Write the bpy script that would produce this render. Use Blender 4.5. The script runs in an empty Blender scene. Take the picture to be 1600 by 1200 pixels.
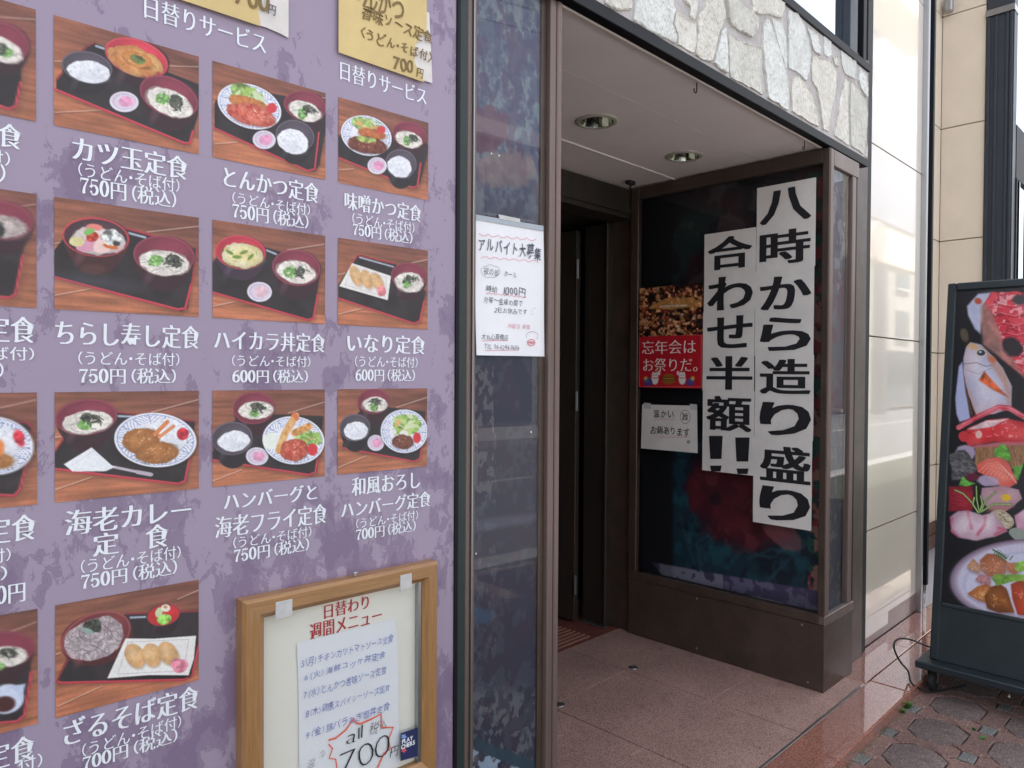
import bpy, bmesh, math, random
import numpy as np
from mathutils import Vector, Matrix
random.seed(7); RNG = np.random.default_rng(11)
scn = bpy.context.scene
COL = scn.collection
R_ = math.radians
# ------------------------------------------------------------------ camera
F_PX, YAW, PIT, ROL = 1139.43, R_(47.7715), R_(-.8043), R_(.3544)   # focal length in 1600 px widths
CAM = np.array([0, -1.4, 1.4235])
PH, PV = R_(2.7713), 1.54          # the shop front right of the menu board turns back by this much, about x = PV
def cam_axes():
    y, p, r = YAW, PIT, ROL
    fw = np.array([math.cos(y)*math.cos(p), math.sin(y)*math.cos(p), math.sin(p)])
    rt = np.array([math.sin(y), -math.cos(y), 0]); up = np.cross(rt, fw)
    return np.array([math.cos(r)*rt+math.sin(r)*up, -math.sin(r)*rt+math.cos(r)*up, fw])
AX = cam_axes()
cd = bpy.data.cameras.new('camera'); cam = bpy.data.objects.new('camera', cd); COL.objects.link(cam)
cd.sensor_width = 36; cd.lens = 36*F_PX/1600; cd.clip_start = .02; cd.clip_end = 500
cam.matrix_world = Matrix(((AX[0][0], AX[1][0], -AX[2][0], CAM[0]), (AX[0][1], AX[1][1], -AX[2][1], CAM[1]),
                           (AX[0][2], AX[1][2], -AX[2][2], CAM[2]), (0, 0, 0, 1)))
scn.camera = cam
# ------------------------------------------------------------------ world, sun, exposure
SUN_EL, SUN_AZ = 67, 80       # azimuth: direction the light comes from, degrees from +x, counter-clockwise
w = bpy.data.worlds.new('World'); scn.world = w; w.use_nodes = True
nt = w.node_tree; bg = nt.nodes['Background']
sk = nt.nodes.new('ShaderNodeTexSky'); sk.sky_type = 'NISHITA'; sk.sun_disc = False
sk.sun_elevation = R_(SUN_EL); sk.sun_rotation = R_(90-SUN_AZ); sk.dust_density = 3.0; sk.air_density = 1.0; sk.ozone_density = 1.0
hs_ = nt.nodes.new('ShaderNodeHueSaturation'); hs_.inputs['Saturation'].default_value = .32      # high thin cloud: a paler sky
nt.links.new(sk.outputs[0], hs_.inputs['Color']); nt.links.new(hs_.outputs[0], bg.inputs[0]); bg.inputs[1].default_value = .12
sl = bpy.data.lights.new('sun', 'SUN'); so = bpy.data.objects.new('sun', sl); COL.objects.link(so)
sl.energy = 4.2; sl.angle = R_(.6); sl.color = (1, .97, .93)
sd = Vector((math.cos(R_(SUN_EL))*math.cos(R_(SUN_AZ)), math.cos(R_(SUN_EL))*math.sin(R_(SUN_AZ)), math.sin(R_(SUN_EL))))
so.rotation_euler = sd.to_track_quat('Z', 'Y').to_euler(); so.location = sd*30
scn.view_settings.view_transform = 'Standard'; scn.view_settings.look = 'None'
scn.view_settings.gamma = 1; scn.view_settings.use_curve_mapping = False
scn.view_settings.exposure = 2.1
scn.render.engine = 'CYCLES'
scn.cycles.max_bounces = 8; scn.cycles.transparent_max_bounces = 12
# ------------------------------------------------------------------ frames and measuring helpers
def toloc(p, fr):
    p = np.array(p, float)
    if fr == 0: return p
    c, s = math.cos(PH), math.sin(PH); x, y = p[0]-PV, p[1]
    return np.array([PV+c*x+s*y, -s*x+c*y, p[2]])
def toworld(p, fr):
    p = np.array(p, float)
    if fr == 0: return p
    c, s = math.cos(PH), math.sin(PH); x, y = p[0]-PV, p[1]
    return np.array([PV+c*x-s*y, s*x+c*y, p[2]])
def un(u, v, fr, ax, c):           # a measurement in the photograph -> the point on a real plane
    d = AX.T @ np.array([(u-800)/F_PX, -(v-600)/F_PX, 1])
    a = toloc(CAM, fr); b = toloc(CAM+d, fr)-a; i = 'xyz'.index(ax)
    return a+(c-a[i])/b[i]*b
def pj(p, fr):
    q = AX @ (toworld(p, fr)-CAM); return (800+F_PX*q[0]/q[2], 600-F_PX*q[1]/q[2])
# ------------------------------------------------------------------ colours and materials
def lin(c):
    c = np.asarray(c, float)/255.0
    return np.where(c <= .04045, c/12.92, ((c+.055)/1.055)**2.4)
def L4(c): l = lin(c); return (float(l[0]), float(l[1]), float(l[2]), 1)
MATS = {}
def mat(name, col, rough=.6, metal=0, coat=0, var=0, vscale=6, bump=0, bscale=40, spec=.5, col2=None, stretch=None, objvar=0, alpha_rough=None, detail=6, bdist=.01):
    """principled material; col in sRGB 0-255; var mixes col2 (or a darker col) by noise; objvar varies value per object"""
    m = bpy.data.materials.new(name); m.use_nodes = True; MATS[name] = m
    n = m.node_tree.nodes; l = m.node_tree.links; b = n['Principled BSDF']
    b.inputs['Roughness'].default_value = rough; b.inputs['Metallic'].default_value = metal
    b.inputs['Specular IOR Level'].default_value = spec; b.inputs['Coat Weight'].default_value = coat
    b.inputs['Coat Roughness'].default_value = .03
    b.inputs['Base Color'].default_value = L4(col)
    tc = n.new('ShaderNodeTexCoord'); mp = n.new('ShaderNodeMapping'); l.new(tc.outputs['Object'], mp.inputs[0])
    if stretch: mp.inputs['Scale'].default_value = stretch
    out = None
    if var:
        t = n.new('ShaderNodeTexNoise'); t.inputs['Scale'].default_value = vscale; t.inputs['Detail'].default_value = detail
        t.inputs['Roughness'].default_value = .65
        l.new(mp.outputs[0], t.inputs['Vector'])
        r = n.new('ShaderNodeValToRGB'); r.color_ramp.elements[0].position = .5-.25; r.color_ramp.elements[1].position = .5+.25
        c2 = col2 if col2 else [x*(1-var) for x in col]
        r.color_ramp.elements[0].color = L4(c2); r.color_ramp.elements[1].color = L4(col)
        l.new(t.outputs['Fac'], r.inputs[0]); out = r.outputs[0]
        rr = n.new('ShaderNodeMapRange'); rr.inputs[3].default_value = min(1, rough*1.25); rr.inputs[4].default_value = rough*.85
        l.new(t.outputs['Fac'], rr.inputs[0]); l.new(rr.outputs[0], b.inputs['Roughness'])
    if objvar:
        oi = n.new('ShaderNodeObjectInfo'); hs = n.new('ShaderNodeHueSaturation')
        mr = n.new('ShaderNodeMapRange'); mr.inputs[3].default_value = 1-objvar; mr.inputs[4].default_value = 1+objvar
        l.new(oi.outputs['Random'], mr.inputs[0]); l.new(mr.outputs[0], hs.inputs['Value'])
        if out: l.new(out, hs.inputs['Color'])
        else: hs.inputs['Color'].default_value = L4(col)
        out = hs.outputs[0]
    if out: l.new(out, b.inputs['Base Color'])
    if bump:
        t2 = n.new('ShaderNodeTexNoise'); t2.inputs['Scale'].default_value = bscale; t2.inputs['Detail'].default_value = 8
        l.new(mp.outputs[0], t2.inputs['Vector'])
        bp = n.new('ShaderNodeBump'); bp.inputs['Strength'].default_value = bump; bp.inputs['Distance'].default_value = bdist
        l.new(t2.outputs['Fac'], bp.inputs['Height']); l.new(bp.outputs[0], b.inputs['Normal'])
    return m
def glassmat(name, tint=(255, 255, 255), f0=.04, rough=0.0):
    """thin pane: clear, with a view-dependent (Schlick) mirror reflection on both sides"""
    m = bpy.data.materials.new(name); m.use_nodes = True; n = m.node_tree.nodes; l = m.node_tree.links
    for x in list(n): n.remove(x)
    o = n.new('ShaderNodeOutputMaterial'); tr = n.new('ShaderNodeBsdfTransparent'); gl = n.new('ShaderNodeBsdfGlossy'); mx = n.new('ShaderNodeMixShader')
    tr.inputs[0].default_value = L4(tint); gl.inputs['Roughness'].default_value = rough
    g = n.new('ShaderNodeNewGeometry'); d = n.new('ShaderNodeVectorMath'); d.operation = 'DOT_PRODUCT'; l.new(g.outputs['Normal'], d.inputs[0]); l.new(g.outputs['Incoming'], d.inputs[1])
    def mth(op, a, b=None):
        q = n.new('ShaderNodeMath'); q.operation = op
        for i, v in enumerate((a, b)):
            if v is None: continue
            if isinstance(v, (int, float)): q.inputs[i].default_value = v
            else: l.new(v, q.inputs[i])
        return q.outputs[0]
    s = mth('SUBTRACT', 1.0, mth('ABSOLUTE', d.outputs['Value'])); p = mth('POWER', s, 5.0)
    f = mth('ADD', mth('MULTIPLY', p, 1-f0), f0); l.new(f, mx.inputs[0]); l.new(tr.outputs[0], mx.inputs[1]); l.new(gl.outputs[0], mx.inputs[2]); l.new(mx.outputs[0], o.inputs[0])
    return m
def printmat(name, rough=.5, coat=0):
    m = bpy.data.materials.new(name); m.use_nodes = True; n = m.node_tree.nodes; l = m.node_tree.links; b = n['Principled BSDF']
    a = n.new('ShaderNodeAttribute'); a.attribute_name = 'print'; l.new(a.outputs['Color'], b.inputs['Base Color'])
    b.inputs['Roughness'].default_value = rough; b.inputs['Coat Weight'].default_value = coat; b.inputs['Coat Roughness'].default_value = .05
    return m
def speckle(name, base, dark, light, scale=260, rough=.5, bump=.1, coat=0, patch=.12, objvar=.06):
    m = bpy.data.materials.new(name); m.use_nodes = True; n = m.node_tree.nodes; l = m.node_tree.links; b = n['Principled BSDF']
    tc = n.new('ShaderNodeTexCoord'); v = n.new('ShaderNodeTexVoronoi'); v.inputs['Scale'].default_value = scale
    l.new(tc.outputs['Object'], v.inputs['Vector'])
    sep = n.new('ShaderNodeSeparateColor'); l.new(v.outputs['Color'], sep.inputs[0])
    r = n.new('ShaderNodeValToRGB'); e = r.color_ramp.elements
    e[0].position = 0; e[0].color = L4(dark); e[1].position = 1; e[1].color = L4(light)
    x = r.color_ramp.elements.new(.25); x.color = L4([.6*a+.4*c for a, c in zip(base, dark)])
    x = r.color_ramp.elements.new(.5); x.color = L4(base); x = r.color_ramp.elements.new(.86); x.color = L4([.8*a+.2*c for a, c in zip(base, light)])
    l.new(sep.outputs[0], r.inputs[0])
    t = n.new('ShaderNodeTexNoise'); t.inputs['Scale'].default_value = 3.5; t.inputs['Detail'].default_value = 7; l.new(tc.outputs['Object'], t.inputs['Vector'])
    mr = n.new('ShaderNodeMapRange'); mr.inputs[1].default_value = .3; mr.inputs[2].default_value = .7; mr.inputs[3].default_value = 1-patch; mr.inputs[4].default_value = 1+patch; l.new(t.outputs['Fac'], mr.inputs[0])
    oi = n.new('ShaderNodeObjectInfo'); m2 = n.new('ShaderNodeMapRange'); m2.inputs[3].default_value = 1-objvar; m2.inputs[4].default_value = 1+objvar; l.new(oi.outputs['Random'], m2.inputs[0])
    mu = n.new('ShaderNodeMath'); mu.operation = 'MULTIPLY'; l.new(mr.outputs[0], mu.inputs[0]); l.new(m2.outputs[0], mu.inputs[1])
    # worn, grimy spots
    t3 = n.new('ShaderNodeTexNoise'); t3.inputs['Scale'].default_value = 11; t3.inputs['Detail'].default_value = 5; l.new(tc.outputs['Object'], t3.inputs['Vector'])
    m3 = n.new('ShaderNodeMapRange'); m3.inputs[1].default_value = .58; m3.inputs[2].default_value = .70; m3.inputs[3].default_value = 1; m3.inputs[4].default_value = 1-patch*1.3; l.new(t3.outputs['Fac'], m3.inputs[0])
    mu2 = n.new('ShaderNodeMath'); mu2.operation = 'MULTIPLY'; l.new(mu.outputs[0], mu2.inputs[0]); l.new(m3.outputs[0], mu2.inputs[1]); mu = mu2
    hs = n.new('ShaderNodeHueSaturation'); l.new(r.outputs[0], hs.inputs['Color']); l.new(mu.outputs[0], hs.inputs['Value']); l.new(hs.outputs[0], b.inputs['Base Color'])
    b.inputs['Roughness'].default_value = rough; b.inputs['Coat Weight'].default_value = coat; b.inputs['Coat Roughness'].default_value = .02
    if bump:
        bp = n.new('ShaderNodeBump'); bp.inputs['Strength'].default_value = bump; bp.inputs['Distance'].default_value = .002
        l.new(sep.outputs[1], bp.inputs['Height']); l.new(bp.outputs[0], b.inputs['Normal'])
    return m
# ------------------------------------------------------------------ objects
def tag(o, label=None, cat=None, group=None, kind=None):
    if label: o['label'] = label
    if cat: o['category'] = cat
    if group: o['group'] = group
    if kind: o['kind'] = kind
    return o
def place(o, org, fr):
    p = toworld(org, fr); o.location = Vector(p); o.rotation_euler = (0, 0, PH if fr else 0)
    o_ORG[o.name] = (tuple(org), fr)
o_ORG = {}
def thing(name, label, cat, org, fr=0, group=None, kind=None):
    o = bpy.data.objects.new(name, None); COL.objects.link(o); place(o, org, fr); o.empty_display_size = .1
    return tag(o, label, cat, group, kind)
class MB:
    def __init__(s): s.v = []; s.f = []; s.mi = []
    def add(s, vs, fs, m=0):
        k = len(s.v); s.v += [tuple(map(float, p)) for p in vs]; s.f += [tuple(k+i for i in f) for f in fs]; s.mi += [m]*len(fs); return s
    def box(s, x0, x1, y0, y1, z0, z1, bev=0, m=0, fn=None):
        x0, x1 = min(x0, x1), max(x0, x1); y0, y1 = min(y0, y1), max(y0, y1); z0, z1 = min(z0, z1), max(z0, z1)
        if bev <= 0:
            v = [(x, y, z) for z in (z0, z1) for y in (y0, y1) for x in (x0, x1)]
            f = [(0, 2, 3, 1), (4, 5, 7, 6), (0, 1, 5, 4), (2, 6, 7, 3), (0, 4, 6, 2), (1, 3, 7, 5)]
        else:
            bev = min(bev, .45*min(x1-x0, y1-y0, z1-z0))
            b = bmesh.new(); bmesh.ops.create_cube(b, size=1)
            for q in b.verts: q.co = Vector(((x0+x1)/2+q.co.x*(x1-x0), (y0+y1)/2+q.co.y*(y1-y0), (z0+z1)/2+q.co.z*(z1-z0)))
            bmesh.ops.bevel(b, geom=b.edges[:], offset=bev, segments=1, affect='EDGES')
            b.verts.index_update(); v = [tuple(q.co) for q in b.verts]; f = [tuple(q.index for q in p.verts) for p in b.faces]; b.free()
        if fn: v = [fn(p) for p in v]
        return s.add(v, f, m)
    def prism(s, pts, ax, a, b, m=0, inset=0):
        """polygon pts (2-D) pushed along axis ax from a to b ; 'x': (y,z) 'y': (x,z) 'z': (x,y)"""
        n = len(pts)
        def P(q, t): return {'x': (t, q[0], q[1]), 'y': (q[0], t, q[1]), 'z': (q[0], q[1], t)}[ax]
        area = sum(pts[i][0]*pts[(i+1) % n][1]-pts[(i+1) % n][0]*pts[i][1] for i in range(n))
        if area < 0: pts = pts[::-1]
        if inset:
            cx = sum(p[0] for p in pts)/n; cy = sum(p[1] for p in pts)/n
            top = []
            for i in range(n):
                p0, p1, p2 = np.array(pts[i-1]), np.array(pts[i]), np.array(pts[(i+1) % n])
                d1 = (p1-p0)/max(1e-6, np.linalg.norm(p1-p0)); d2 = (p2-p1)/max(1e-6, np.linalg.norm(p2-p1))
                nn = np.array([-d1[1]-d2[1], d1[0]+d2[0]]); nn = nn/max(.5, np.linalg.norm(nn)); top.append(tuple(p1+nn*inset))
        else: top = pts
        v = [P(q, a) for q in pts]+[P(q, b) for q in top]
        f = [tuple(range(n, 2*n)), tuple(range(n-1, -1, -1))]+[(i, (i+1) % n, n+(i+1) % n, n+i) for i in range(n)]
        return s.add(v, f, m)
    def tube(s, pts, r, seg=10, m=0, caps=True):
        pts = [Vector(p) for p in pts]; n = len(pts); rs = r if isinstance(r, (list, tuple)) else [r]*n
        vs = []; up = None
        for i, p in enumerate(pts):
            t = (pts[min(i+1, n-1)]-pts[max(i-1, 0)]).normalized()
            if up is None: up = Vector((0, 0, 1)) if abs(t.z) < .9 else Vector((1, 0, 0))
            a = t.cross(up).normalized(); up = a.cross(t).normalized()
            for k in range(seg):
                g = 2*math.pi*k/seg; vs.append(p+(a*math.cos(g)+up*math.sin(g))*rs[i])
        f = [(i*seg+k, i*seg+(k+1) % seg, (i+1)*seg+(k+1) % seg, (i+1)*seg+k) for i in range(n-1) for k in range(seg)]
        if caps: f += [tuple(range(seg-1, -1, -1)), tuple(range((n-1)*seg, n*seg))]
        return s.add(vs, f, m)
    def lathe(s, c, prof, ax='z', seg=32, m=0):
        vs = []; c = Vector(c)
        for r, h in prof:
            for k in range(seg):
                g = 2*math.pi*k/seg; a, b = r*math.cos(g), r*math.sin(g)
                vs.append(c+Vector({'z': (a, b, h), 'y': (a, h, b), 'x': (h, a, b)}[ax]))
        n = len(prof)
        f = [(i*seg+k, i*seg+(k+1) % seg, (i+1)*seg+(k+1) % seg, (i+1)*seg+k) for i in range(n-1) for k in range(seg)]
        return s.add(vs, f, m)
    def build(s, name, m, parent=None, org=None, fr=0, smooth=False, **kw):
        """vertices are in frame coordinates; made relative to the thing's origin"""
        if parent is not None: org, fr = o_ORG[parent.name]
        if org is None: org = (0, 0, 0)
        me = bpy.data.meshes.new(name)
        me.from_pydata([(a-org[0], b-org[1], c-org[2]) for a, b, c in s.v], [], s.f)
        for q in (m if isinstance(m, (list, tuple)) else [m]): me.materials.append(q)
        if any(s.mi): me.polygons.foreach_set('material_index', s.mi)
        bm_ = bmesh.new(); bm_.from_mesh(me); bmesh.ops.recalc_face_normals(bm_, faces=bm_.faces); bm_.to_mesh(me); bm_.free()
        if smooth:
            me.shade_smooth(); 
            try: me.set_sharp_from_angle(angle=R_(40))
            except Exception: pass
        me.update()
        o = bpy.data.objects.new(name, me); COL.objects.link(o)
        if parent is not None: o.parent = parent; o_ORG[o.name] = (tuple(org), fr)
        else: place(o, org, fr)
        return tag(o, kw.get('label'), kw.get('cat'), kw.get('group'), kw.get('kind'))
def boxo(name, m, parent, *b, bev=.0, **kw): return MB().box(*b, bev=bev).build(name, m, parent, **kw)
# ------------------------------------------------------------------ lettering
GL = {}
def glyph(ch, off, bold):
    k = (ch, off)
    if k in GL: return GL[k]
    cu = bpy.data.curves.new('t', 'FONT'); cu.body = ch; cu.offset = off; cu.resolution_u = 3
    o = bpy.data.objects.new('t', cu); COL.objects.link(o); bpy.context.view_layer.update()
    me = bpy.data.meshes.new_from_object(o.evaluated_get(bpy.context.evaluated_depsgraph_get()))
    v = np.array([(q.co.x, q.co.y) for q in me.vertices]) if len(me.vertices) else np.zeros((0, 2))
    f = [tuple(p.vertices) for p in me.polygons]
    bpy.data.objects.remove(o); bpy.data.curves.remove(cu); bpy.data.meshes.remove(me)
    if len(v): x0, x1 = v[:, 0].min(), v[:, 0].max()
    else: x0, x1 = 0, .3
    if ord(ch) < 256 and len(v): v = v-[x0-.04, 0]; adv = x1-x0+.08
    elif ch in '（〈': v = (v-[.42, .38])*[1, .88]+[0, .38]; adv = .55
    elif ch in '）〉': v = (v-[0, .38])*[1, .88]+[0, .38]; adv = .55
    elif ch == '・': v = v-[.3, 0]; adv = .4
    else: adv = 1.0
    if ch == ' ': adv = .5
    if ch == '　': adv = 1.0
    GL[k] = (v, f, adv); return GL[k]
def serif_digit(ch):
    """high-contrast roman figures: thick uprights, hair horizontals, ball ends; returns verts and faces"""
    V = []; Fc = []; k = 0
    def ribbon(pts, ws):
        nonlocal k
        P = np.array(pts, float); n = len(P); L = []; R = []
        for i in range(n):
            t = P[min(i+1, n-1)]-P[max(i-1, 0)]; t = t/max(1e-9, np.hypot(*t)); nn = np.array([-t[1], t[0]])*ws[i]/2; L.append(P[i]+nn); R.append(P[i]-nn)
        V.append(np.column_stack([np.array(L+R), np.full(2*n, len(V)*.00006)])); Fc.extend([(k+i, k+i+1, k+n+i+1, k+n+i) for i in range(n-1)]); k += 2*n
    def ring(cx, cy, rx, ry, a0, a1, th, tv, n=28):
        A = np.radians(np.linspace(a0, a1, n)); ribbon([(cx+rx*math.cos(q), cy+ry*math.sin(q)) for q in A], [tv*abs(math.sin(q))+th*abs(math.cos(q))**1.3 for q in A])
    def ball(x, y, r):
        nonlocal k
        A = np.linspace(0, 2*math.pi, 14)[:-1]; V.append(np.array([(x+r*math.cos(q), y+r*math.sin(q), len(V)*.00006) for q in A])); Fc.append(tuple(range(k, k+13))); k += 13
    if ch == '0': ring(.26, .38, .185, .365, 0, 360, .15, .07, 40)
    if ch == '7':
        ribbon([(.06, .70), (.5, .70)], [.1, .1]); ribbon([(.075, .74), (.07, .56)], [.02, .035]); ribbon([(.47, .7), (.36, .5), (.27, .3), (.24, .1), (.24, 0)], [.05, .07, .11, .15, .16])
    if ch == '5':
        ribbon([(.1, .71), (.45, .71)], [.09, .09]); ribbon([(.11, .72), (.095, .4)], [.03, .035]); ring(.22, .235, .2, .22, 150, -120, .14, .065); ball(.09, .13, .06)
    if ch == '6':
        ring(.27, .235, .185, .22, 0, 360, .14, .07, 36); ribbon([(.085, .25), (.09, .42), (.15, .58), (.27, .70), (.44, .745)], [.14, .14, .11, .085, .06])
    return np.vstack(V), Fc, .54
def text_geo(s, off=0, smear=0, hand=0, seed=0, track=0, bold=0):
    rg = random.Random(seed); V = []; Fc = []; x = 0; k = 0
    for ch in s:
        if smear and not hand and ch in '0567': v, f, adv = serif_digit(ch); sm = 0
        else: v, f, adv = glyph(ch, off, 0); sm = smear
        zz = 0
        if len(v) and v.shape[1] == 3: zz = v[:, 2]; v = v[:, :2]
        if len(v):
            q = v.copy()
            if hand:
                c = q.mean(0); a = rg.uniform(-.14, .14)*hand; sc = 1+rg.uniform(-.16, .1)*hand; sh = rg.uniform(.0, .22)*hand
                d = (q-c)*sc; d = np.stack([d[:, 0]*math.cos(a)-d[:, 1]*math.sin(a)+d[:, 1]*sh, d[:, 0]*math.sin(a)+d[:, 1]*math.cos(a)], 1)
                ph = rg.uniform(0, 6)
                d[:, 0] += .035*hand*np.sin(5*d[:, 1]+ph); d[:, 1] += .035*hand*np.sin(6*d[:, 0]+ph*2)
                q = c+d+[0, rg.uniform(-.08, .08)*hand]
            sh_ = [(dx, dy) for dx in (-bold*1.5, -bold*.5, bold*.5, bold*1.5) for dy in (-bold*.45, bold*.45)] if bold else [(0, 0), (-sm, 0), (sm, 0)] if sm else [(0, 0), (.0005, 0)] if smear else [(0, 0)]
            for j, (dx, dy) in enumerate(sh_):
                V.append(np.column_stack([q[:, 0]+x+dx, q[:, 1]+dy, np.full(len(q), j*.0003 if smear and sm == 0 else j*.00008)+zz]))
                Fc += [tuple(i+k for i in t) for t in f]; k += len(q)
        x += adv+track
    return np.vstack(V), Fc
def text(parent, s, pl, box, m, off=0, smear=0, hand=0, name='caption', lift=.0012, seed=None, slope=0, bold=0, **kw):
    """pl: (axis, const, frame). box: u0,u1,vtop,vbottom measured in the photograph, fitted exactly on the plane"""
    ax, c, fr = pl; u0, u1, vt, vb = box; um, vm = (u0+u1)/2, (vt+vb)/2
    h = 0 if ax == 'y' else 1
    a0, a1 = un(u0, vm-slope*(um-u0), fr, ax, c)[h], un(u1, vm+slope*(u1-um), fr, ax, c)[h]
    zt, zb = un(um, vt, fr, ax, c)[2], un(um, vb, fr, ax, c)[2]
    V, Fc = text_geo(s, off, smear, hand, seed if seed is not None else hash(s) % 1000 if False else sum(map(ord, s)), bold=bold)
    x0, x1, y0, y1 = V[:, 0].min(), V[:, 0].max(), V[:, 1].min(), V[:, 1].max()
    A = a0+(V[:, 0]-x0)/(x1-x0)*(a1-a0); Z = zb+(V[:, 1]-y0)/(y1-y0)*(zt-zb)
    if slope: Z = Z+kw.pop('rise', 0)*(A-(a0+a1)/2)
    D = c-lift-V[:, 2]
    vs = np.column_stack([A, D, Z]) if ax == 'y' else np.column_stack([D, A, Z])
    o = MB(); o.v = [tuple(q) for q in vs]; o.f = Fc; o.mi = [0]*len(Fc)
    # flat lettering: no normal repair needed
    org, f_ = o_ORG[parent.name]; me = bpy.data.meshes.new(name)
    me.from_pydata([(a-org[0], b-org[1], z-org[2]) for a, b, z in o.v], [], o.f); me.materials.append(m); me.update()
    ob = bpy.data.objects.new(name, me); COL.objects.link(ob); ob.parent = parent; o_ORG[ob.name] = (org, f_)
    return tag(ob, kw.get('label'))
def stroke(parent, pts, pl, m, wd=.0012, name='drawn_line', lift=.0012, view=(1, 0, 0)):
    """a flat pen line through measured points on a plane"""
    ax, c, fr = pl; P = []
    for x, y in pts:
        q = un(view[1]+x/view[0], view[2]+y/view[0], fr, ax, c-lift); P.append(np.array(q))
    b = MB(); n = len(P); L = []; R = []
    nrm = np.array([0, -1, 0]) if ax == 'y' else np.array([-1, 0, 0])
    for i in range(n):
        t = P[min(i+1, n-1)]-P[max(i-1, 0)]; t = t/max(1e-9, np.linalg.norm(t)); s_ = np.cross(nrm, t)*wd/2
        L.append(P[i]+s_); R.append(P[i]-s_)
    b.add(L+R, [(i, i+1, n+i+1, n+i) for i in range(n-1)])
    return b.build(name, m, parent)
# ------------------------------------------------------------------ painted prints (vertex grids, 2-3 mm resolution)
def vnoise(h, w, cy, cx, seed, octv=4, pers=.55):
    rg = np.random.default_rng(seed); out = np.zeros((h, w)); amp = 1; tot = 0
    for o in range(octv):
        gy, gx = max(2, int(cy*2**o)+2), max(2, int(cx*2**o)+2); g = rg.random((gy, gx))
        yy = np.linspace(0, gy-1.001, h); xx = np.linspace(0, gx-1.001, w); yi = yy.astype(int); xi = xx.astype(int)
        fy = (yy-yi)[:, None]; fx = (xx-xi)[None]; fy = fy*fy*(3-2*fy); fx = fx*fx*(3-2*fx)
        a = g[yi][:, xi]; b = g[yi][:, xi+1]; c = g[yi+1][:, xi]; d = g[yi+1][:, xi+1]
        out += amp*((a*(1-fx)+b*fx)*(1-fy)+(c*(1-fx)+d*fx)*fy); tot += amp; amp *= pers
    return out/tot
class Cv:
    def __init__(s, W, H, a0, a1, z0, z1, pl, seed=1):
        s.W, s.H, s.pl, s.rect = W, H, pl, (a0, a1, z0, z1); ax, c, fr = pl
        P = lambda a, z: pj((a, c, z) if ax == 'y' else (c, a, z), fr)
        q = [P(a0, z1), P(a1, z1), P(a1, z0), P(a0, z0)]
        A = []; B = []
        for (x, y), (X, Y) in zip([(0, 0), (1, 0), (1, 1), (0, 1)], q):
            A.append([x, y, 1, 0, 0, 0, -X*x, -X*y]); B.append(X); A.append([0, 0, 0, x, y, 1, -Y*x, -Y*y]); B.append(Y)
        h = np.linalg.solve(np.array(A, float), np.array(B, float))
        U, Vv = np.meshgrid(np.linspace(0, 1, W), np.linspace(0, 1, H)); s.U, s.V = U, Vv
        D = h[6]*U+h[7]*Vv+1; s.X = (h[0]*U+h[1]*Vv+h[2])/D; s.Y = (h[3]*U+h[4]*Vv+h[5])/D
        s.px = abs(q[1][0]-q[0][0])/W; s.img = np.zeros((H, W, 3)); s.seed = seed; s.k = 0; s.vw = (1, 0, 0); s.q = q
    def view(s, sc, ox, oy): s.vw = (sc, ox, oy); return s
    def ns(s, cells=8, octv=4): s.k += 1; return vnoise(s.H, s.W, cells*s.H/s.W, cells, s.seed*100+s.k, octv)
    def xy(s): sc, ox, oy = s.vw; return (s.X-ox)*sc, (s.Y-oy)*sc, s.px*sc
    def ell(s, cx, cy, rx, ry, rot=0, wob=0, soft=1, cells=14):
        X, Y, p = s.xy(); a = R_(rot); dx, dy = X-cx, Y-cy
        ex = (dx*math.cos(a)+dy*math.sin(a))/rx; ey = (-dx*math.sin(a)+dy*math.cos(a))/ry; r = np.sqrt(ex*ex+ey*ey)
        if wob: r = r+(s.ns(cells, 3)-.5)*wob
        return np.clip((1-r)*min(rx, ry)/(p*soft)+.5, 0, 1)
    def poly(s, pts, soft=1, wob=0):
        X, Y, p = s.xy(); 
        if wob: X = X+(s.ns(10)-.5)*wob; Y = Y+(s.ns(10)-.5)*wob
        ins = np.zeros(X.shape, bool); dm = np.full(X.shape, 1e9); n = len(pts)
        for i in range(n):
            x1, y1 = pts[i]; x2, y2 = pts[(i+1) % n]
            if y1 != y2:
                c = ((y1 > Y) != (y2 > Y)) & (X < (x2-x1)*(Y-y1)/(y2-y1)+x1); ins ^= c
            t = np.clip(((X-x1)*(x2-x1)+(Y-y1)*(y2-y1))/max(1e-6, (x2-x1)**2+(y2-y1)**2), 0, 1)
            dm = np.minimum(dm, np.hypot(X-x1-t*(x2-x1), Y-y1-t*(y2-y1)))
        return np.clip(np.where(ins, dm, -dm)/(p*soft)+.5, 0, 1)
    def line(s, pts, w, soft=1):
        X, Y, p = s.xy(); dm = np.full(X.shape, 1e9)
        for (x1, y1), (x2, y2) in zip(pts[:-1], pts[1:]):
            t = np.clip(((X-x1)*(x2-x1)+(Y-y1)*(y2-y1))/max(1e-6, (x2-x1)**2+(y2-y1)**2), 0, 1)
            dm = np.minimum(dm, np.hypot(X-x1-t*(x2-x1), Y-y1-t*(y2-y1)))
        return np.clip((w/2-dm)/(p*soft)+.5, 0, 1)
    def put(s, m, col, var=0, cells=30, a=1.0, col2=None):
        c = np.array(col, float)[None, None]/255
        if var or col2:
            n = s.ns(cells, 3)[..., None]; n = np.clip((n-.5)*2.2+.5, 0, 1)
            c = c*(1-n)+np.array(col2, float)[None, None]/255*n if col2 else c*(1+(n-.5)*2*var)
        mm = (m*a)[..., None]; s.img = s.img*(1-mm)+c*mm; return s
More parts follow.
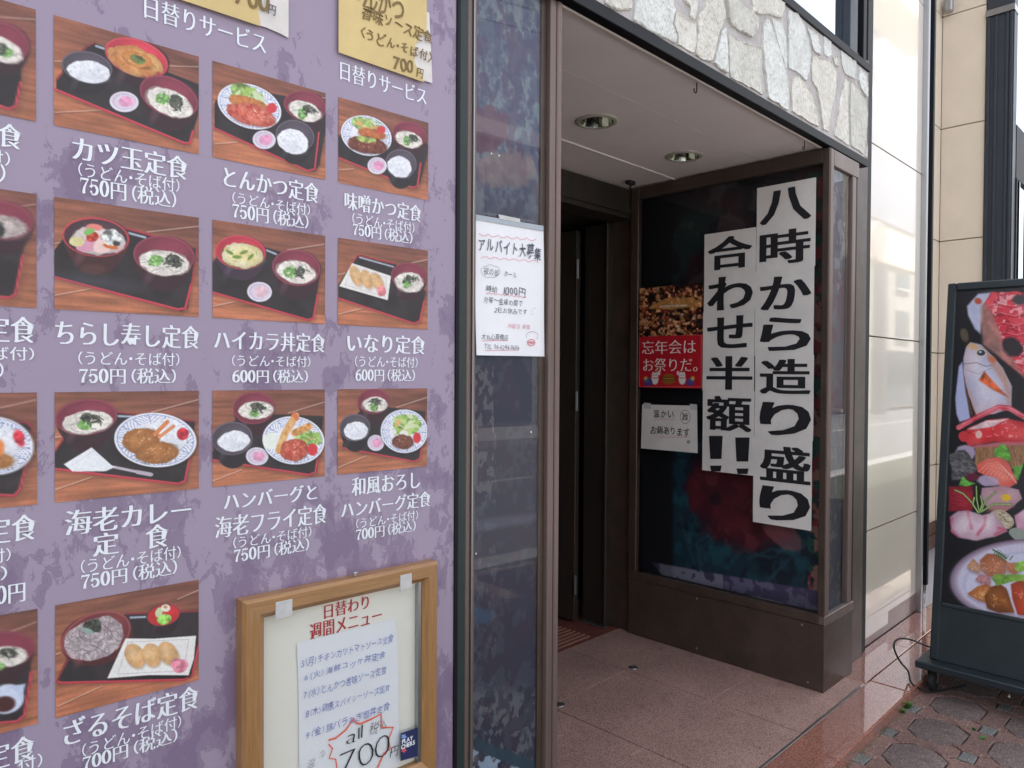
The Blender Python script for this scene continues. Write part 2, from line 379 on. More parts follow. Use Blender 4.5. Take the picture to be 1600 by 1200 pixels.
    def strands(s, mask, cx, cy, rx, ry, col, n=26, w=7, seed=3, rot=0):
        rg = random.Random(seed+s.seed)
        for i in range(n):
            a = rg.uniform(0, 6.28); r = rg.random()**.5; x, y = cx+rx*r*math.cos(a), cy+ry*r*math.sin(a); d = rg.uniform(0, 6.28)
            P = [(x, y)]; turn = rg.uniform(-.7, .7)
            for _ in range(4): d += turn; P.append((P[-1][0]+math.cos(d)*rx*.17, P[-1][1]+math.sin(d)*ry*.22))
            f = rg.uniform(.72, 1.1)
            s.put(s.line(P, w)*mask, [min(255, q*f) for q in col], a=.8)
    def vol(s, pts, dark, light=None, w=30, a=.55):
        m = s.poly(pts); inn = s.poly(pts, w); s.put(m*(1-inn), dark, a=a)
        if light: s.put(m*np.clip(s.poly([(x*.55+sum(p[0] for p in pts)/len(pts)*.45-w*.1, y*.55+sum(p[1] for p in pts)/len(pts)*.45-w*.2) for x, y in pts], w*1.6), 0, 1), light, a=a*.6)
        return m
    def bits(s, x, y, rx, ry, n, ln, cols, w=3, a=.85, seed=1, mask=1, rnd=False):
        rg = random.Random(seed+s.seed*31+int(x))
        for _ in range(n):
            q = rg.uniform(0, 6.28); r = rg.random()**.6; px, py = x+rx*r*math.cos(q), y+ry*r*math.sin(q); d = rg.uniform(0, 3.14); l = ln*rg.uniform(.5, 1.2)
            s.put((s.ell(px, py, l*.5, l*.38, rg.uniform(0, 180)) if rnd else s.line([(px, py), (px+l*math.cos(d), py+l*.7*math.sin(d))], w*rg.uniform(.6, 1.4)))*mask, rg.choice(cols), a=a)
    def grain(s, a=.1, seed=5):
        n = vnoise(s.H, s.W, s.H/2.2, s.W/2.2, seed+s.seed, 2); m = vnoise(s.H, s.W, 5, 6, seed+1+s.seed, 2); s.img = np.clip(s.img*(1+(n[..., None]-.5)*2*a)*(1+(m[..., None]-.5)*a*1.2), 0, 1); return s
    def build(s, name, m, parent, label=None, lift=.0008):
        a0, a1, z0, z1 = s.rect; ax, c, fr = s.pl; W, H = s.W, s.H
        org, f_ = o_ORG[parent.name]
        A = a0+(a1-a0)*s.U; Z = z1+(z0-z1)*s.V; D = np.full(A.shape, c-lift)
        co = np.stack([A, D, Z], -1) if ax == 'y' else np.stack([D, A, Z], -1); co = (co-np.array(org)).reshape(-1, 3)
        me = bpy.data.meshes.new(name); me.vertices.add(W*H); me.vertices.foreach_set('co', co.ravel())
        i = np.arange(W*H).reshape(H, W); q = np.stack([i[:-1, :-1], i[1:, :-1], i[1:, 1:], i[:-1, 1:]], -1).reshape(-1, 4)
        me.loops.add(q.size); me.loops.foreach_set('vertex_index', q.ravel()); me.polygons.add(len(q))
        me.polygons.foreach_set('loop_start', np.arange(len(q))*4); me.update(calc_edges=True)
        at = me.color_attributes.new('print', 'FLOAT_COLOR', 'POINT')
        rgb = lin(np.clip(s.img, 0, 1)*255); at.data.foreach_set('color', np.concatenate([rgb, np.ones((H, W, 1))], -1).astype(np.float32).ravel())
        me.materials.append(m); me.update()
        o = bpy.data.objects.new(name, me); COL.objects.link(o); o.parent = parent; o_ORG[o.name] = (org, f_)
        return tag(o, label)
# ================================================================== MATERIALS
M_asphalt = mat('asphalt', (112, 112, 113), .9, var=.25, vscale=30, bump=.3, bscale=200)
M_pavebed = mat('paving_bed', (62, 58, 50), .95, var=.4, vscale=40, col2=(52, 66, 36), bump=.5, bscale=150)
M_paver_g = speckle('paver_mauve', (120, 104, 101), (80, 70, 70), (164, 148, 140), 300, .85, .7, patch=.3, objvar=.16)
M_paver_r = speckle('paver_red', (134, 106, 98), (92, 70, 64), (170, 142, 132), 300, .85, .5, patch=.22, objvar=.12)
M_paver_s = speckle('paver_grey', (120, 120, 118), (84, 86, 86), (160, 160, 155), 300, .85, .5, patch=.2, objvar=.12)
M_slab = speckle('granite_flamed', (162, 130, 120), (84, 60, 52), (196, 166, 154), 420, .62, .15, patch=.14, objvar=.05)
M_kerb = speckle('granite_polished', (158, 106, 92), (96, 62, 54), (200, 152, 136), 420, .12, 0, coat=1, patch=.1, objvar=.05)
M_mat_r = speckle('ribbed_red', (120, 66, 56), (70, 40, 34), (150, 96, 84), 300, .6, .1)
M_rib = mat('rib_light', (150, 106, 92), .6)
M_grout = mat('grout', (186, 168, 158), .9)
M_brown = mat('bronze_aluminium', (122, 104, 98), .38, metal=.35, var=.1, vscale=12, stretch=(1, 1, .15))
M_dkbrown = mat('dark_bronze_panel', (88, 72, 64), .38, metal=.15, var=.3, vscale=7, detail=12, bump=.03, bscale=8)
M_door = mat('dark_door_wood', (56, 48, 42), .5, var=.3, vscale=9, stretch=(1, 1, .2))
M_wear = mat('worn_edge', (120, 92, 70), .6, var=.5, vscale=30, col2=(60, 46, 38), stretch=(1, 1, .3))
M_blackf = mat('black_trim', (14, 16, 22), .5, spec=.25)
M_green = mat('dark_green_frame', (38, 52, 54), .45, var=.2, vscale=10)
M_soffit = mat('soffit_paint', (243, 232, 230), .7, var=.06, vscale=2)
M_joint = mat('soffit_joint', (150, 128, 128), .8)
M_mortar = mat('mortar', (206, 200, 200), .9, var=.2, vscale=9, bump=.5, bscale=60)
M_beige = mat('beige_panel', (216, 206, 191), .2, coat=.9, spec=.3, var=.04, vscale=1.5)
M_beige2 = mat('beige_tile', (234, 220, 202), .3, coat=.25, var=.05, vscale=3, objvar=.03)
M_jnt = mat('tile_joint', (150, 135, 115), .8)
M_plinth = mat('brown_plinth', (128, 98, 90), .3, coat=.4, var=.15, vscale=6)
M_chrome = mat('polished_steel', (190, 200, 210), .07, metal=1)
M_steel = mat('brushed_steel', (165, 165, 168), .3, metal=.9)
M_column = mat('blue_grey_column', (58, 64, 73), .4, metal=.3, var=.12, vscale=5)
M_mirror = mat('reflective_glazing', (205, 212, 220), .02, metal=1)
M_glass = glassmat('clear_glass', (250, 252, 252), .03)
M_bezel = mat('black_signboard', (40, 52, 58), .42, var=.25, vscale=7, bump=.04, bscale=50)
M_rubber = mat('black_rubber', (30, 30, 32), .6)
M_white = mat('white_paint', (222, 222, 220), .5)
M_paper = mat('white_paper', (244, 244, 250), .6, var=.04, vscale=6, bump=.12, bscale=14)
M_paper2 = mat('white_card', (236, 230, 226), .5, var=.09, vscale=7, bump=.5, bscale=7)
M_yellow = mat('yellow_card', (226, 200, 140), .6, var=.1, vscale=5, bump=.15, bscale=10)
M_ink = mat('black_ink', (28, 28, 34), .6)
M_inkg = mat('grey_marker', (92, 96, 110), .6)
M_inkb = mat('brown_marker', (134, 110, 66), .6)
M_inkbl = mat('blue_pen', (118, 130, 196), .6)
M_red = mat('red_print', (190, 50, 62), .5)
M_redpen = mat('red_pen', (222, 130, 140), .6)
M_orange = mat('orange_marker', (244, 118, 92), .6)
M_caption = mat('white_print', (240, 244, 252), .45)
M_oak = mat('oak_veneer', (174, 128, 80), .35, coat=.15, var=.22, vscale=22, stretch=(8, 8, .5), bump=.06, bscale=60)
M_oakh = mat('oak_veneer_cross', (174, 128, 80), .35, coat=.15, var=.22, vscale=22, stretch=(.5, 8, 8), bump=.06, bscale=60)
M_tape = mat('tape', (205, 205, 205), .3, var=.1, vscale=50)
M_board = mat('ivory_board', (246, 241, 232), .4, var=.03, vscale=4)
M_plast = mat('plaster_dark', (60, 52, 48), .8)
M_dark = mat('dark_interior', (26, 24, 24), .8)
M_leaf = mat('weed_green', (86, 140, 62), .6, var=.3, vscale=60)
M_wall = mat('concrete_facade', (190, 186, 178), .8, var=.1, vscale=1.2, bump=.2, bscale=12)
M_wall2 = mat('grey_tiled_facade', (176, 172, 168), .7, var=.12, vscale=1.5)
M_winf = mat('window_dark', (70, 82, 92), .12, coat=.5)
M_cloth = mat('lavender_panel', (150, 132, 172), .6)
P_print = printmat('printed_sheet', .42)
P_gloss = printmat('printed_film', .3, .25)
P_dull = printmat('printed_backdrop', .6)
# purple menu ground: pale lavender with torn darker blotches
def menu_ground():
    m = bpy.data.materials.new('menu_ground'); m.use_nodes = True; n = m.node_tree.nodes; l = m.node_tree.links; b = n['Principled BSDF']
    tc = n.new('ShaderNodeTexCoord'); mp = n.new('ShaderNodeMapping'); mp.inputs['Rotation'].default_value = (0, .5, 0); mp.inputs['Scale'].default_value = (1, 1, .62)
    l.new(tc.outputs['Object'], mp.inputs[0])
    d = n.new('ShaderNodeTexNoise'); d.inputs['Scale'].default_value = 26; d.inputs['Detail'].default_value = 3; l.new(mp.outputs[0], d.inputs['Vector'])
    mx = n.new('ShaderNodeVectorMath'); mx.operation = 'MULTIPLY_ADD'; mx.inputs[1].default_value = (.055, .055, .055); l.new(d.outputs['Color'], mx.inputs[0]); l.new(mp.outputs[0], mx.inputs[2])
    t = n.new('ShaderNodeTexNoise'); t.inputs['Scale'].default_value = 9.5; t.inputs['Detail'].default_value = 8; t.inputs['Roughness'].default_value = .7; l.new(mx.outputs[0], t.inputs['Vector'])
    sx = n.new('ShaderNodeSeparateXYZ'); l.new(tc.outputs['Object'], sx.inputs[0])
    # blotches are denser low on the print
    g = n.new('ShaderNodeMapRange'); g.inputs[1].default_value = .2; g.inputs[2].default_value = 1.7; g.inputs[3].default_value = .03; g.inputs[4].default_value = -.075; l.new(sx.outputs['Z'], g.inputs[0])
    ad = n.new('ShaderNodeMath'); l.new(t.outputs['Fac'], ad.inputs[0]); l.new(g.outputs[0], ad.inputs[1])
    r = n.new('ShaderNodeValToRGB'); e = r.color_ramp.elements
    e[0].position = .492; e[0].color = L4((161, 147, 169)); e[1].position = .5; e[1].color = L4((140, 124, 149)); x_ = r.color_ramp.elements.new(.56); x_.color = L4((140, 124, 149)); x_ = r.color_ramp.elements.new(.568); x_.color = L4((131, 113, 141)); l.new(ad.outputs[0], r.inputs[0])
    l.new(r.outputs[0], b.inputs['Base Color']); b.inputs['Roughness'].default_value = .38; b.inputs['Specular IOR Level'].default_value = .4
    return m
M_menu = menu_ground()
# ================================================================== GROUND
Z1 = -.05
st = dict(kind='structure')
g = MB().add([(-60, -2.9, Z1-.012), (60, -2.9, Z1-.012), (60, -.2, Z1-.012), (-60, -.2, Z1-.012)], [(0, 1, 2, 3)]).build('pavement', M_pavebed, None, org=(3, -.3, Z1-.012), fr=1, **st)
pv_root = g
px_, py_ = .305, .286
cx0, cy0 = 3.321, -.452
a_, c_ = .118, .1
OCT = [(a_, -.045), (a_, .045), (.06, c_), (-.06, c_), (-a_, .045), (-a_, -.045), (-.06, -c_), (.06, -c_)]
LV = [(a_, -.045), (a_, .045), (.09, .0725), (.1125, .1145), (px_-.1125, .1145), (px_-.09, .0725), (px_-a_, .045), (px_-a_, -.045), (px_-.09, -.0725), (px_-.1125, -.1145), (.1125, -.1145), (.09, -.0725)]
LH = [(-.06, c_), (.06, c_), (.09, .0725), (.1125, .1145), (.1125, py_-.1145), (.09, py_-.0725), (.06, py_-c_), (-.06, py_-c_), (-.09, py_-.0725), (-.1125, py_-.1145), (-.1125, .1145), (-.09, .0725)]
SQ = [(px_/2-.04, py_/2-.028), (px_/2+.04, py_/2-.028), (px_/2+.04, py_/2+.028), (px_/2-.04, py_/2+.028)]
def paver_mesh(pts, jit):
    b = MB(); n = len(pts); cx = sum(p[0] for p in pts)/n; cy = sum(p[1] for p in pts)/n
    sub = []
    for i in range(n):
        p, q = pts[i], pts[(i+1) % n]; k = 2
        for j in range(k): sub.append((p[0]+(q[0]-p[0])*j/k+random.uniform(-jit, jit), p[1]+(q[1]-p[1])*j/k+random.uniform(-jit, jit)))
    def inner(d):
        o = []; m_ = len(sub)
        for i in range(m_):
            p0, p1, p2 = np.array(sub[i-1]), np.array(sub[i]), np.array(sub[(i+1) % m_]); t = p2-p0; t = t/np.linalg.norm(t); o.append(tuple(p1+np.array([-t[1], t[0]])*d))
        return o
    A, B = inner(.0024), inner(.0065); m_ = len(sub)
    v = [(x, y, -.02) for x, y in A]+[(x, y, -.003) for x, y in A]+[(x, y, random.uniform(-.0006, .0006)) for x, y in B]
    f = [(i, (i+1) % m_, m_+(i+1) % m_, m_+i) for i in range(m_)]+[(m_+i, m_+(i+1) % m_, 2*m_+(i+1) % m_, 2*m_+i) for i in range(m_)]+[tuple(range(2*m_, 3*m_))]
    b.add(v, f); return b
pv = []
for kind, pts, mt in (('o', OCT, M_paver_g), ('v', LV, M_paver_r), ('h', LH, M_paver_r), ('s', SQ, M_paver_s)):
    # reorder so inner() points inward (counter-clockwise)
    ar = sum(pts[i][0]*pts[(i+1) % len(pts)][1]-pts[(i+1) % len(pts)][0]*pts[i][1] for i in range(len(pts)))
    if ar < 0: pts = pts[::-1]
    vs_ = []
    for k in range(3):
        b = paver_mesh(pts, .0032); me = bpy.data.meshes.new('paver'); me.from_pydata(b.v, [], b.f)
        bm_ = bmesh.new(); bm_.from_mesh(me); bmesh.ops.recalc_face_normals(bm_, faces=bm_.faces); bm_.to_mesh(me); bm_.free()
        me.materials.append(mt); me.update(); vs_.append(me)
    pv.append(vs_)
org3 = (3, -.3, Z1-.012)
for i in range(-2, 6):
    for j in range(-8, 1):
        for k in range(4):
            x, y = cx0+i*px_, cy0+j*py_
            if j == 0 and k in (2, 3): 
                pass
            if x > 5.2 or (x < 3.0 and y < -1.4): continue
            o = bpy.data.objects.new('paver', random.choice(pv[k])); COL.objects.link(o); o.parent = pv_root
            o.location = (x-org3[0]+random.uniform(-.0012, .0012), y-org3[1]+random.uniform(-.0012, .0012), .012+random.uniform(-.0018, .0015)); o.rotation_euler = (random.uniform(-.006, .006), random.uniform(-.006, .006), random.uniform(-.01, .01))
MB().box(-60, 60, -3.05, -2.9, -.3, Z1).build('kerb', speckle('kerb_stone', (170, 168, 164), (120, 118, 116), (200, 198, 194), 200), None, fr=1, org=(0, -3, 0), **st)
MB().add([(-80, -11, -.17), (120, -11, -.17), (120, -3.0, -.17), (-80, -3.0, -.17)], [(0, 1, 2, 3)]).build('road', M_asphalt, None, fr=1, org=(0, -7, -.17), **st)
MB().add([(-80, -60, -.175), (140, -60, -.175), (140, 30, -.175), (-80, 30, -.175)], [(0, 1, 2, 3)]).build('ground', M_asphalt, None, fr=1, org=(0, -7, -.175), **st)
mk = MB()
for y in (-3.35, -6.9): mk.add([(-60, y, -.166), (90, y, -.166), (90, y-.16, -.166), (-60, y-.16, -.166)], [(0, 1, 2, 3)])
for k in range(0): mk.add([(12+k*1.0, -10.5, -.166), (12.5+k*1.0, -10.5, -.166), (12.5+k*1.0, -3.7, -.166), (12+k*1.0, -3.7, -.166)], [(0, 1, 2, 3)])
mk.build('road_markings', mat('worn_road_paint', (176, 176, 172), .7, var=.3, vscale=6), None, fr=1, org=(0, -7, -.166), **st)
MB().box(-80, 90, -14, -11, -.3, -.03).build('opposite_pavement', M_wall2, None, fr=1, org=(0, -12, 0), **st)
# polished kerb slabs and alcove floor
ks = bpy.data.objects.new('granite_step', None); COL.objects.link(ks); place(ks, (3, -.2, 0), 1); tag(ks, kind='structure')
xs = [-4.8, -3.2, -1.6, -.1, 1.03, 1.86, 2.69, 3.52, 4.35, 5.18, 6.0, 6.75, 8]
for a, b in zip(xs[:-1], xs[1:]):
    MB().box(a+.0015, b-.0015, -.288, -.113, -.14, 0, bev=.007).build('granite_slab', M_kerb, ks)
for a, b in zip([3.48, 4.1, 4.9, 5.9], [4.1, 4.9, 5.9, 6.75]):
    MB().box(a+.0015, b-.0015, -.1105, .048 if a < 4.9 else .03, -.14, -.0005, bev=.002).build('granite_slab', M_kerb, ks)
for a, b in zip([-4.8, -3.2, -1.6, -.1], [-3.2, -1.6, -.1, 1.03]):
    MB().box(a+.0015, b-.0015, -.1105, .0, -.14, -.0005, bev=.002).build('granite_slab', M_kerb, ks)
MB().box(4.95, 6.75, .033, .47, -.14, -.004).build('recess_floor', mat('grey_floor_tile', (176, 176, 180), .4, var=.06, coat=.3), ks)
af = bpy.data.objects.new('alcove_floor', None); COL.objects.link(af); place(af, (2.4, .5, 0), 1); tag(af, kind='structure')
MB().box(1.0, 3.5, -.112, 1.5, -.16, -.006).build('grout_bed', M_grout, af)
cols = [(2.8035, 3.478, [-.104, .3, 1.13]), (2.2535, 2.7965, [-.104, -.1+.0, .75, 1.13]), (1.7, 2.2465, [-.104, .265, 1.13]), (1.03, 1.698, [-.104, .75, 1.13])]
for x0, x1, ys in cols:
    ys = sorted(set(ys))
    for y0, y1 in zip(ys[:-1], ys[1:]):
        if y1-y0 > .05: MB().box(x0, x1, y0+.003, y1-.003, -.02, -.0005, bev=.0015).build('floor_slab', M_slab, af)
MB().box(1.03, 3.42, -.1105, -.1055, -.02, .0008).build('steel_strip', M_steel, af)
MB().box(1.03, 3.6, 1.132, 1.62, -.02, -.003).build('threshold_slab', M_mat_r, af)
for k in range(13): MB().box(1.1, 3.03, 1.16+k*.034, 1.172+k*.034, -.003, .002).build('rib', M_rib, af)
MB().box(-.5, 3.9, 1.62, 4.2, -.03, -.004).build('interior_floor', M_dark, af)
for (x, y) in ((2.849, .744), (2.293, .731)):
    MB().lathe((x, y, 0), [(0, .004), (.017, .004), (.0215, .002), (.023, 0)], seg=20).build('floor_stopper', M_steel, None, org=(x, y, 0), fr=1, cat='floor cap',
        label='dark round metal cap in the alcove floor '+('closest to the door base' if x > 2.5 else 'beside the brown display case post'), group='round metal caps in the floor')
# ================================================================== SHOP BUILDING SHELL
sb = thing('shop_building', 'brown shop front wall that carries the menu board, door alcove and canopy', 'building', (1.2, .5, 0), 1)
MB().box(-6, 1.0, .45, .6, -.1, 3.4).build('wall', M_wall, sb)
MB().box(-6, 3.60, .043, .4, 3.885, 6.5).build('upper_wall', M_wall, sb)  # unseen upper storey, its height set so the sun still reaches the road
for k in range(4):
    boxo('upper_window', M_winf, sb, -5+k*2.1, -3.5+k*2.1, .02, .0425, 4.5, 5.9)
boxo('roof_slab', M_wall, sb, -6, 3.6, .0, 4.2, 6.5, 6.7)
boxo('added_side_block', M_wall, sb, -30, -6.01, .3, 8, -.1, 6.5)  # unseen mass added to keep direct sun off the paving
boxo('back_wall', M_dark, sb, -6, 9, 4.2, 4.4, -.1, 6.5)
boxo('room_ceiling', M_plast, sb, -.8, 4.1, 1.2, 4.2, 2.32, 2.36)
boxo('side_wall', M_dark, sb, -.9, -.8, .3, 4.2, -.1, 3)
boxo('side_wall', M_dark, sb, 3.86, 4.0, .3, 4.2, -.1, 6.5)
boxo('recess_wall', M_dkbrown, sb, 3.598, 3.8, .02, .3, 0, 3.0)
# ---- door surround
df = thing('door_frame', 'dark brown wooden door frame at the back of the alcove', 'door frame', (3.2, 1.25, 0), 1)
boxo('lintel', M_door, df, .9, 3.24, 1.06, 1.2, 2.275, 2.435)
boxo('lintel_moulding', M_door, df, .9, 3.22, 1.045, 1.062, 2.30, 2.33)
boxo('reveal', M_dkbrown, df, 3.245, 3.4, 1.05, 1.19, 0, 2.436)
boxo('jamb', M_door, df, 3.205, 3.3, 1.187, 1.36, 0, 2.27, bev=.003)
boxo('worn_edge', M_wear, df, 3.2, 3.2052, 1.188, 1.196, .0, 1.5)
boxo('jamb_bead', M_door, df, 3.188, 3.206, 1.182, 1.2, 0, 2.27, bev=.003)
boxo('threshold', M_steel, df, 3.17, 3.21, 1.18, 1.36, 0, .006)
boxo('jamb_left', M_door, df, 1.2, 1.3, 1.06, 1.3, 0, 2.27)
# door leaf swung inward
ang = R_(104)
dr = bpy.data.objects.new('entrance_door', None); COL.objects.link(dr); place(dr, (3.168, 1.36, 0), 1); dr.rotation_euler[2] = PH+R_(9); tag(dr, 'dark brown glazed door standing open inside the alcove', 'door')
o_ORG[dr.name] = ((0, 0, 0), 1)
def dbox(n, m, *b, **k):
    return MB().box(*b, bev=k.get('bev', .003)).build(n, m, dr)
dbox('stile', M_door, -.04, 0, 0, .13, .012, 2.24); dbox('stile', M_door, -.04, 0, .72, .82, .012, 2.24)
dbox('bottom_rail', M_door, -.04, 0, .1303, .7197, .012, .30); dbox('top_rail', M_door, -.04, 0, .1303, .7197, 2.1, 2.24)
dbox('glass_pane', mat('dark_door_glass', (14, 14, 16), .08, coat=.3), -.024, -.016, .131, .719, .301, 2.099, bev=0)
dbox('worn_edge', M_wear, -.042, -.0402, .0, .006, .02, 1.1, bev=0)
for z in (2.02, 1.27, .22):
    h = MB().box(-.046, -.0403, -.012, .004, z-.055, z+.055, bev=.001)
    h.tube([(-.048, -.004, z-.055), (-.048, -.004, z+.055)], .005, 8)
    h.build('hinge', M_steel, dr)
# ================================================================== CANOPY
cn = thing('entrance_canopy', 'canopy over the entrance faced with pale split stone above a grey soffit', 'canopy', (2.5, .2, 2.44), 1)
boxo('fascia_wall', M_mortar, cn, -6, 3.668, -.02, .0, 2.479, 2.897)
boxo('bottom_trim', M_blackf, cn, -6, 3.674, -.024, .012, 2.44, 2.4785, bev=.002)
boxo('top_trim', M_blackf, cn, -6, 3.674, -.03, .03, 2.8975, 2.935, bev=.002)
boxo('end_cap', M_mortar, cn, 3.6685, 3.6715, -.018, .3, 2.479, 2.8972)
boxo('canopy_roof', M_plast, cn, -6, 3.66, .0302, .5, 2.90, 2.92)
SOF = [(.014, .298), (.3005, .776)]
boxo('soffit_panel', M_soffit, cn, .9, 3.32, .014, .298, 2.445, 2.47)
sp_ = MB(); HO = (2.262, 2.915)
for x0, x1 in ((.9, 2.152), (2.372, 2.805), (3.025, 3.32)): sp_.box(x0, x1, .3005, .776, 2.445, 2.47)
for hx in HO:
    sp_.box(hx-.11, hx+.11, .3005, .42, 2.445, 2.47).box(hx-.11, hx+.11, .64, .776, 2.445, 2.47)
    ci = [(hx+.067*math.cos(a), .53+.067*math.sin(a)) for a in np.linspace(0, 2*math.pi, 33)[:-1]]
    sq_ = []
    for a in np.linspace(0, 2*math.pi, 33)[:-1]:
        m_ = max(abs(math.cos(a)), abs(math.sin(a))); sq_.append((hx+.11*math.cos(a)/m_, .53+.11*math.sin(a)/m_))
    sp_.add([(x, y, 2.445) for x, y in ci+sq_], [(i, (i+1) % 32, 32+(i+1) % 32, 32+i) for i in range(32)])
sp_.build('soffit_panel', M_soffit, cn)
boxo('soffit_panel', M_soffit, cn, .9, 3.32, .79, 1.2, 2.445, 2.47)
boxo('joint_cover', M_soffit, cn, .9, 3.32, .776, .79, 2.440, 2.46, bev=.003)
boxo('edge_bead', mat('soffit_bead', (200, 188, 182), .6), cn, .9, 3.22, .0125, .03, 2.4375, 2.4448, bev=.003)
STONES = [[(1.597, 2.503), (1.601, 2.483), (1.642, 2.478), (1.679, 2.489), (1.726, 2.509), (1.733, 2.553)],[(1.749, 2.565), (1.745, 2.512), (1.738, 2.484), (1.791, 2.479), (1.831, 2.475), (1.884, 2.48), (1.932, 2.487), (1.966, 2.485), (1.971, 2.512), (1.944, 2.539), (1.954, 2.568), (1.963, 2.592), (1.953, 2.607), (1.946, 2.638)],[(1.972, 2.591), (2.027, 2.587), (2.089, 2.592), (2.094, 2.562), (2.076, 2.491), (2.029, 2.489), (1.978, 2.487), (1.981, 2.518), (1.958, 2.544), (1.965, 2.571)],[(2.008, 2.661), (2.017, 2.639), (2.055, 2.634), (2.053, 2.605), (2.068, 2.598), (2.086, 2.607), (2.094, 2.635), (2.093, 2.692)],[(2.157, 2.716), (2.146, 2.666), (2.103, 2.626), (2.103, 2.591), (2.106, 2.563), (2.092, 2.52), (2.088, 2.489), (2.137, 2.486), (2.193, 2.497), (2.212, 2.532), (2.229, 2.59), (2.238, 2.616), (2.269, 2.654), (2.283, 2.679), (2.274, 2.709), (2.264, 2.725), (2.26, 2.754)],[(2.282, 2.645), (2.25, 2.614), (2.237, 2.567), (2.206, 2.497), (2.246, 2.488), (2.296, 2.488), (2.298, 2.532), (2.288, 2.61)],[(2.287, 2.764), (2.299, 2.719), (2.302, 2.686), (2.325, 2.665), (2.384, 2.664), (2.482, 2.677), (2.521, 2.727), (2.525, 2.761), (2.469, 2.767), (2.381, 2.768), (2.36, 2.786)],[(2.467, 2.825), (2.48, 2.766), (2.595, 2.801), (2.723, 2.832), (2.744, 2.876), (2.74, 2.903), (2.689, 2.924)],[(2.306, 2.634), (2.384, 2.632), (2.46, 2.641), (2.505, 2.65), (2.551, 2.656), (2.555, 2.582), (2.569, 2.488), (2.431, 2.487), (2.324, 2.482), (2.313, 2.55)],[(2.601, 2.79), (2.637, 2.772), (2.695, 2.707), (2.758, 2.631), (2.782, 2.558), (2.787, 2.487), (2.751, 2.483), (2.675, 2.489), (2.608, 2.488), (2.595, 2.55), (2.575, 2.631), (2.564, 2.688), (2.567, 2.748)],[(2.637, 2.799), (2.73, 2.815), (2.763, 2.769), (2.774, 2.693), (2.77, 2.646), (2.714, 2.702), (2.662, 2.769)],[(2.78, 2.88), (2.873, 2.899), (2.929, 2.877), (2.972, 2.832), (2.996, 2.773), (2.983, 2.697), (2.956, 2.651), (2.879, 2.661), (2.792, 2.655), (2.783, 2.753)],[(2.943, 2.87), (3.059, 2.878), (3.09, 2.833), (3.094, 2.798), (3.024, 2.8), (2.986, 2.842)],[(3.134, 2.903), (3.212, 2.898), (3.222, 2.844), (3.183, 2.82), (3.139, 2.821)],[(3.017, 2.777), (3.106, 2.79), (3.207, 2.811), (3.277, 2.784), (3.273, 2.719), (3.244, 2.634), (3.199, 2.553), (3.193, 2.498), (3.138, 2.494), (3.105, 2.573), (3.078, 2.639), (3.015, 2.67), (3.004, 2.722)],[(2.826, 2.625), (2.879, 2.65), (2.95, 2.634), (3.015, 2.604), (3.06, 2.561), (3.085, 2.491), (2.925, 2.489), (2.823, 2.491), (2.814, 2.59)],[(3.23, 2.834), (3.281, 2.856), (3.288, 2.807), (3.26, 2.811)],[(3.318, 2.893), (3.5, 2.897), (3.5, 2.813), (3.38, 2.805), (3.342, 2.829)],[(3.381, 2.785), (3.419, 2.785), (3.405, 2.69), (3.429, 2.491), (3.34, 2.494), (3.257, 2.497), (3.295, 2.583), (3.333, 2.71)],[(3.45, 2.795), (3.531, 2.788), (3.641, 2.753), (3.662, 2.689), (3.646, 2.564), (3.616, 2.491), (3.46, 2.497), (3.443, 2.6), (3.439, 2.699)],[(3.546, 2.884), (3.627, 2.87), (3.652, 2.825), (3.646, 2.768), (3.564, 2.793), (3.536, 2.82)],[(3.661, 2.554), (3.677, 2.484), (3.633, 2.487)],]
M_stone = [mat('split_stone_%d' % k, c, .8, var=.3, vscale=14, col2=c2, bump=1.0, bdist=.022, bscale=48, objvar=.05, stretch=(1.2, 1, .8)) for k, (c, c2) in enumerate([
    ((230, 229, 223), (200, 197, 187)), ((242, 243, 240), (212, 214, 210)), ((240, 238, 231), (211, 206, 195)), ((240, 242, 239), (210, 212, 208))])]
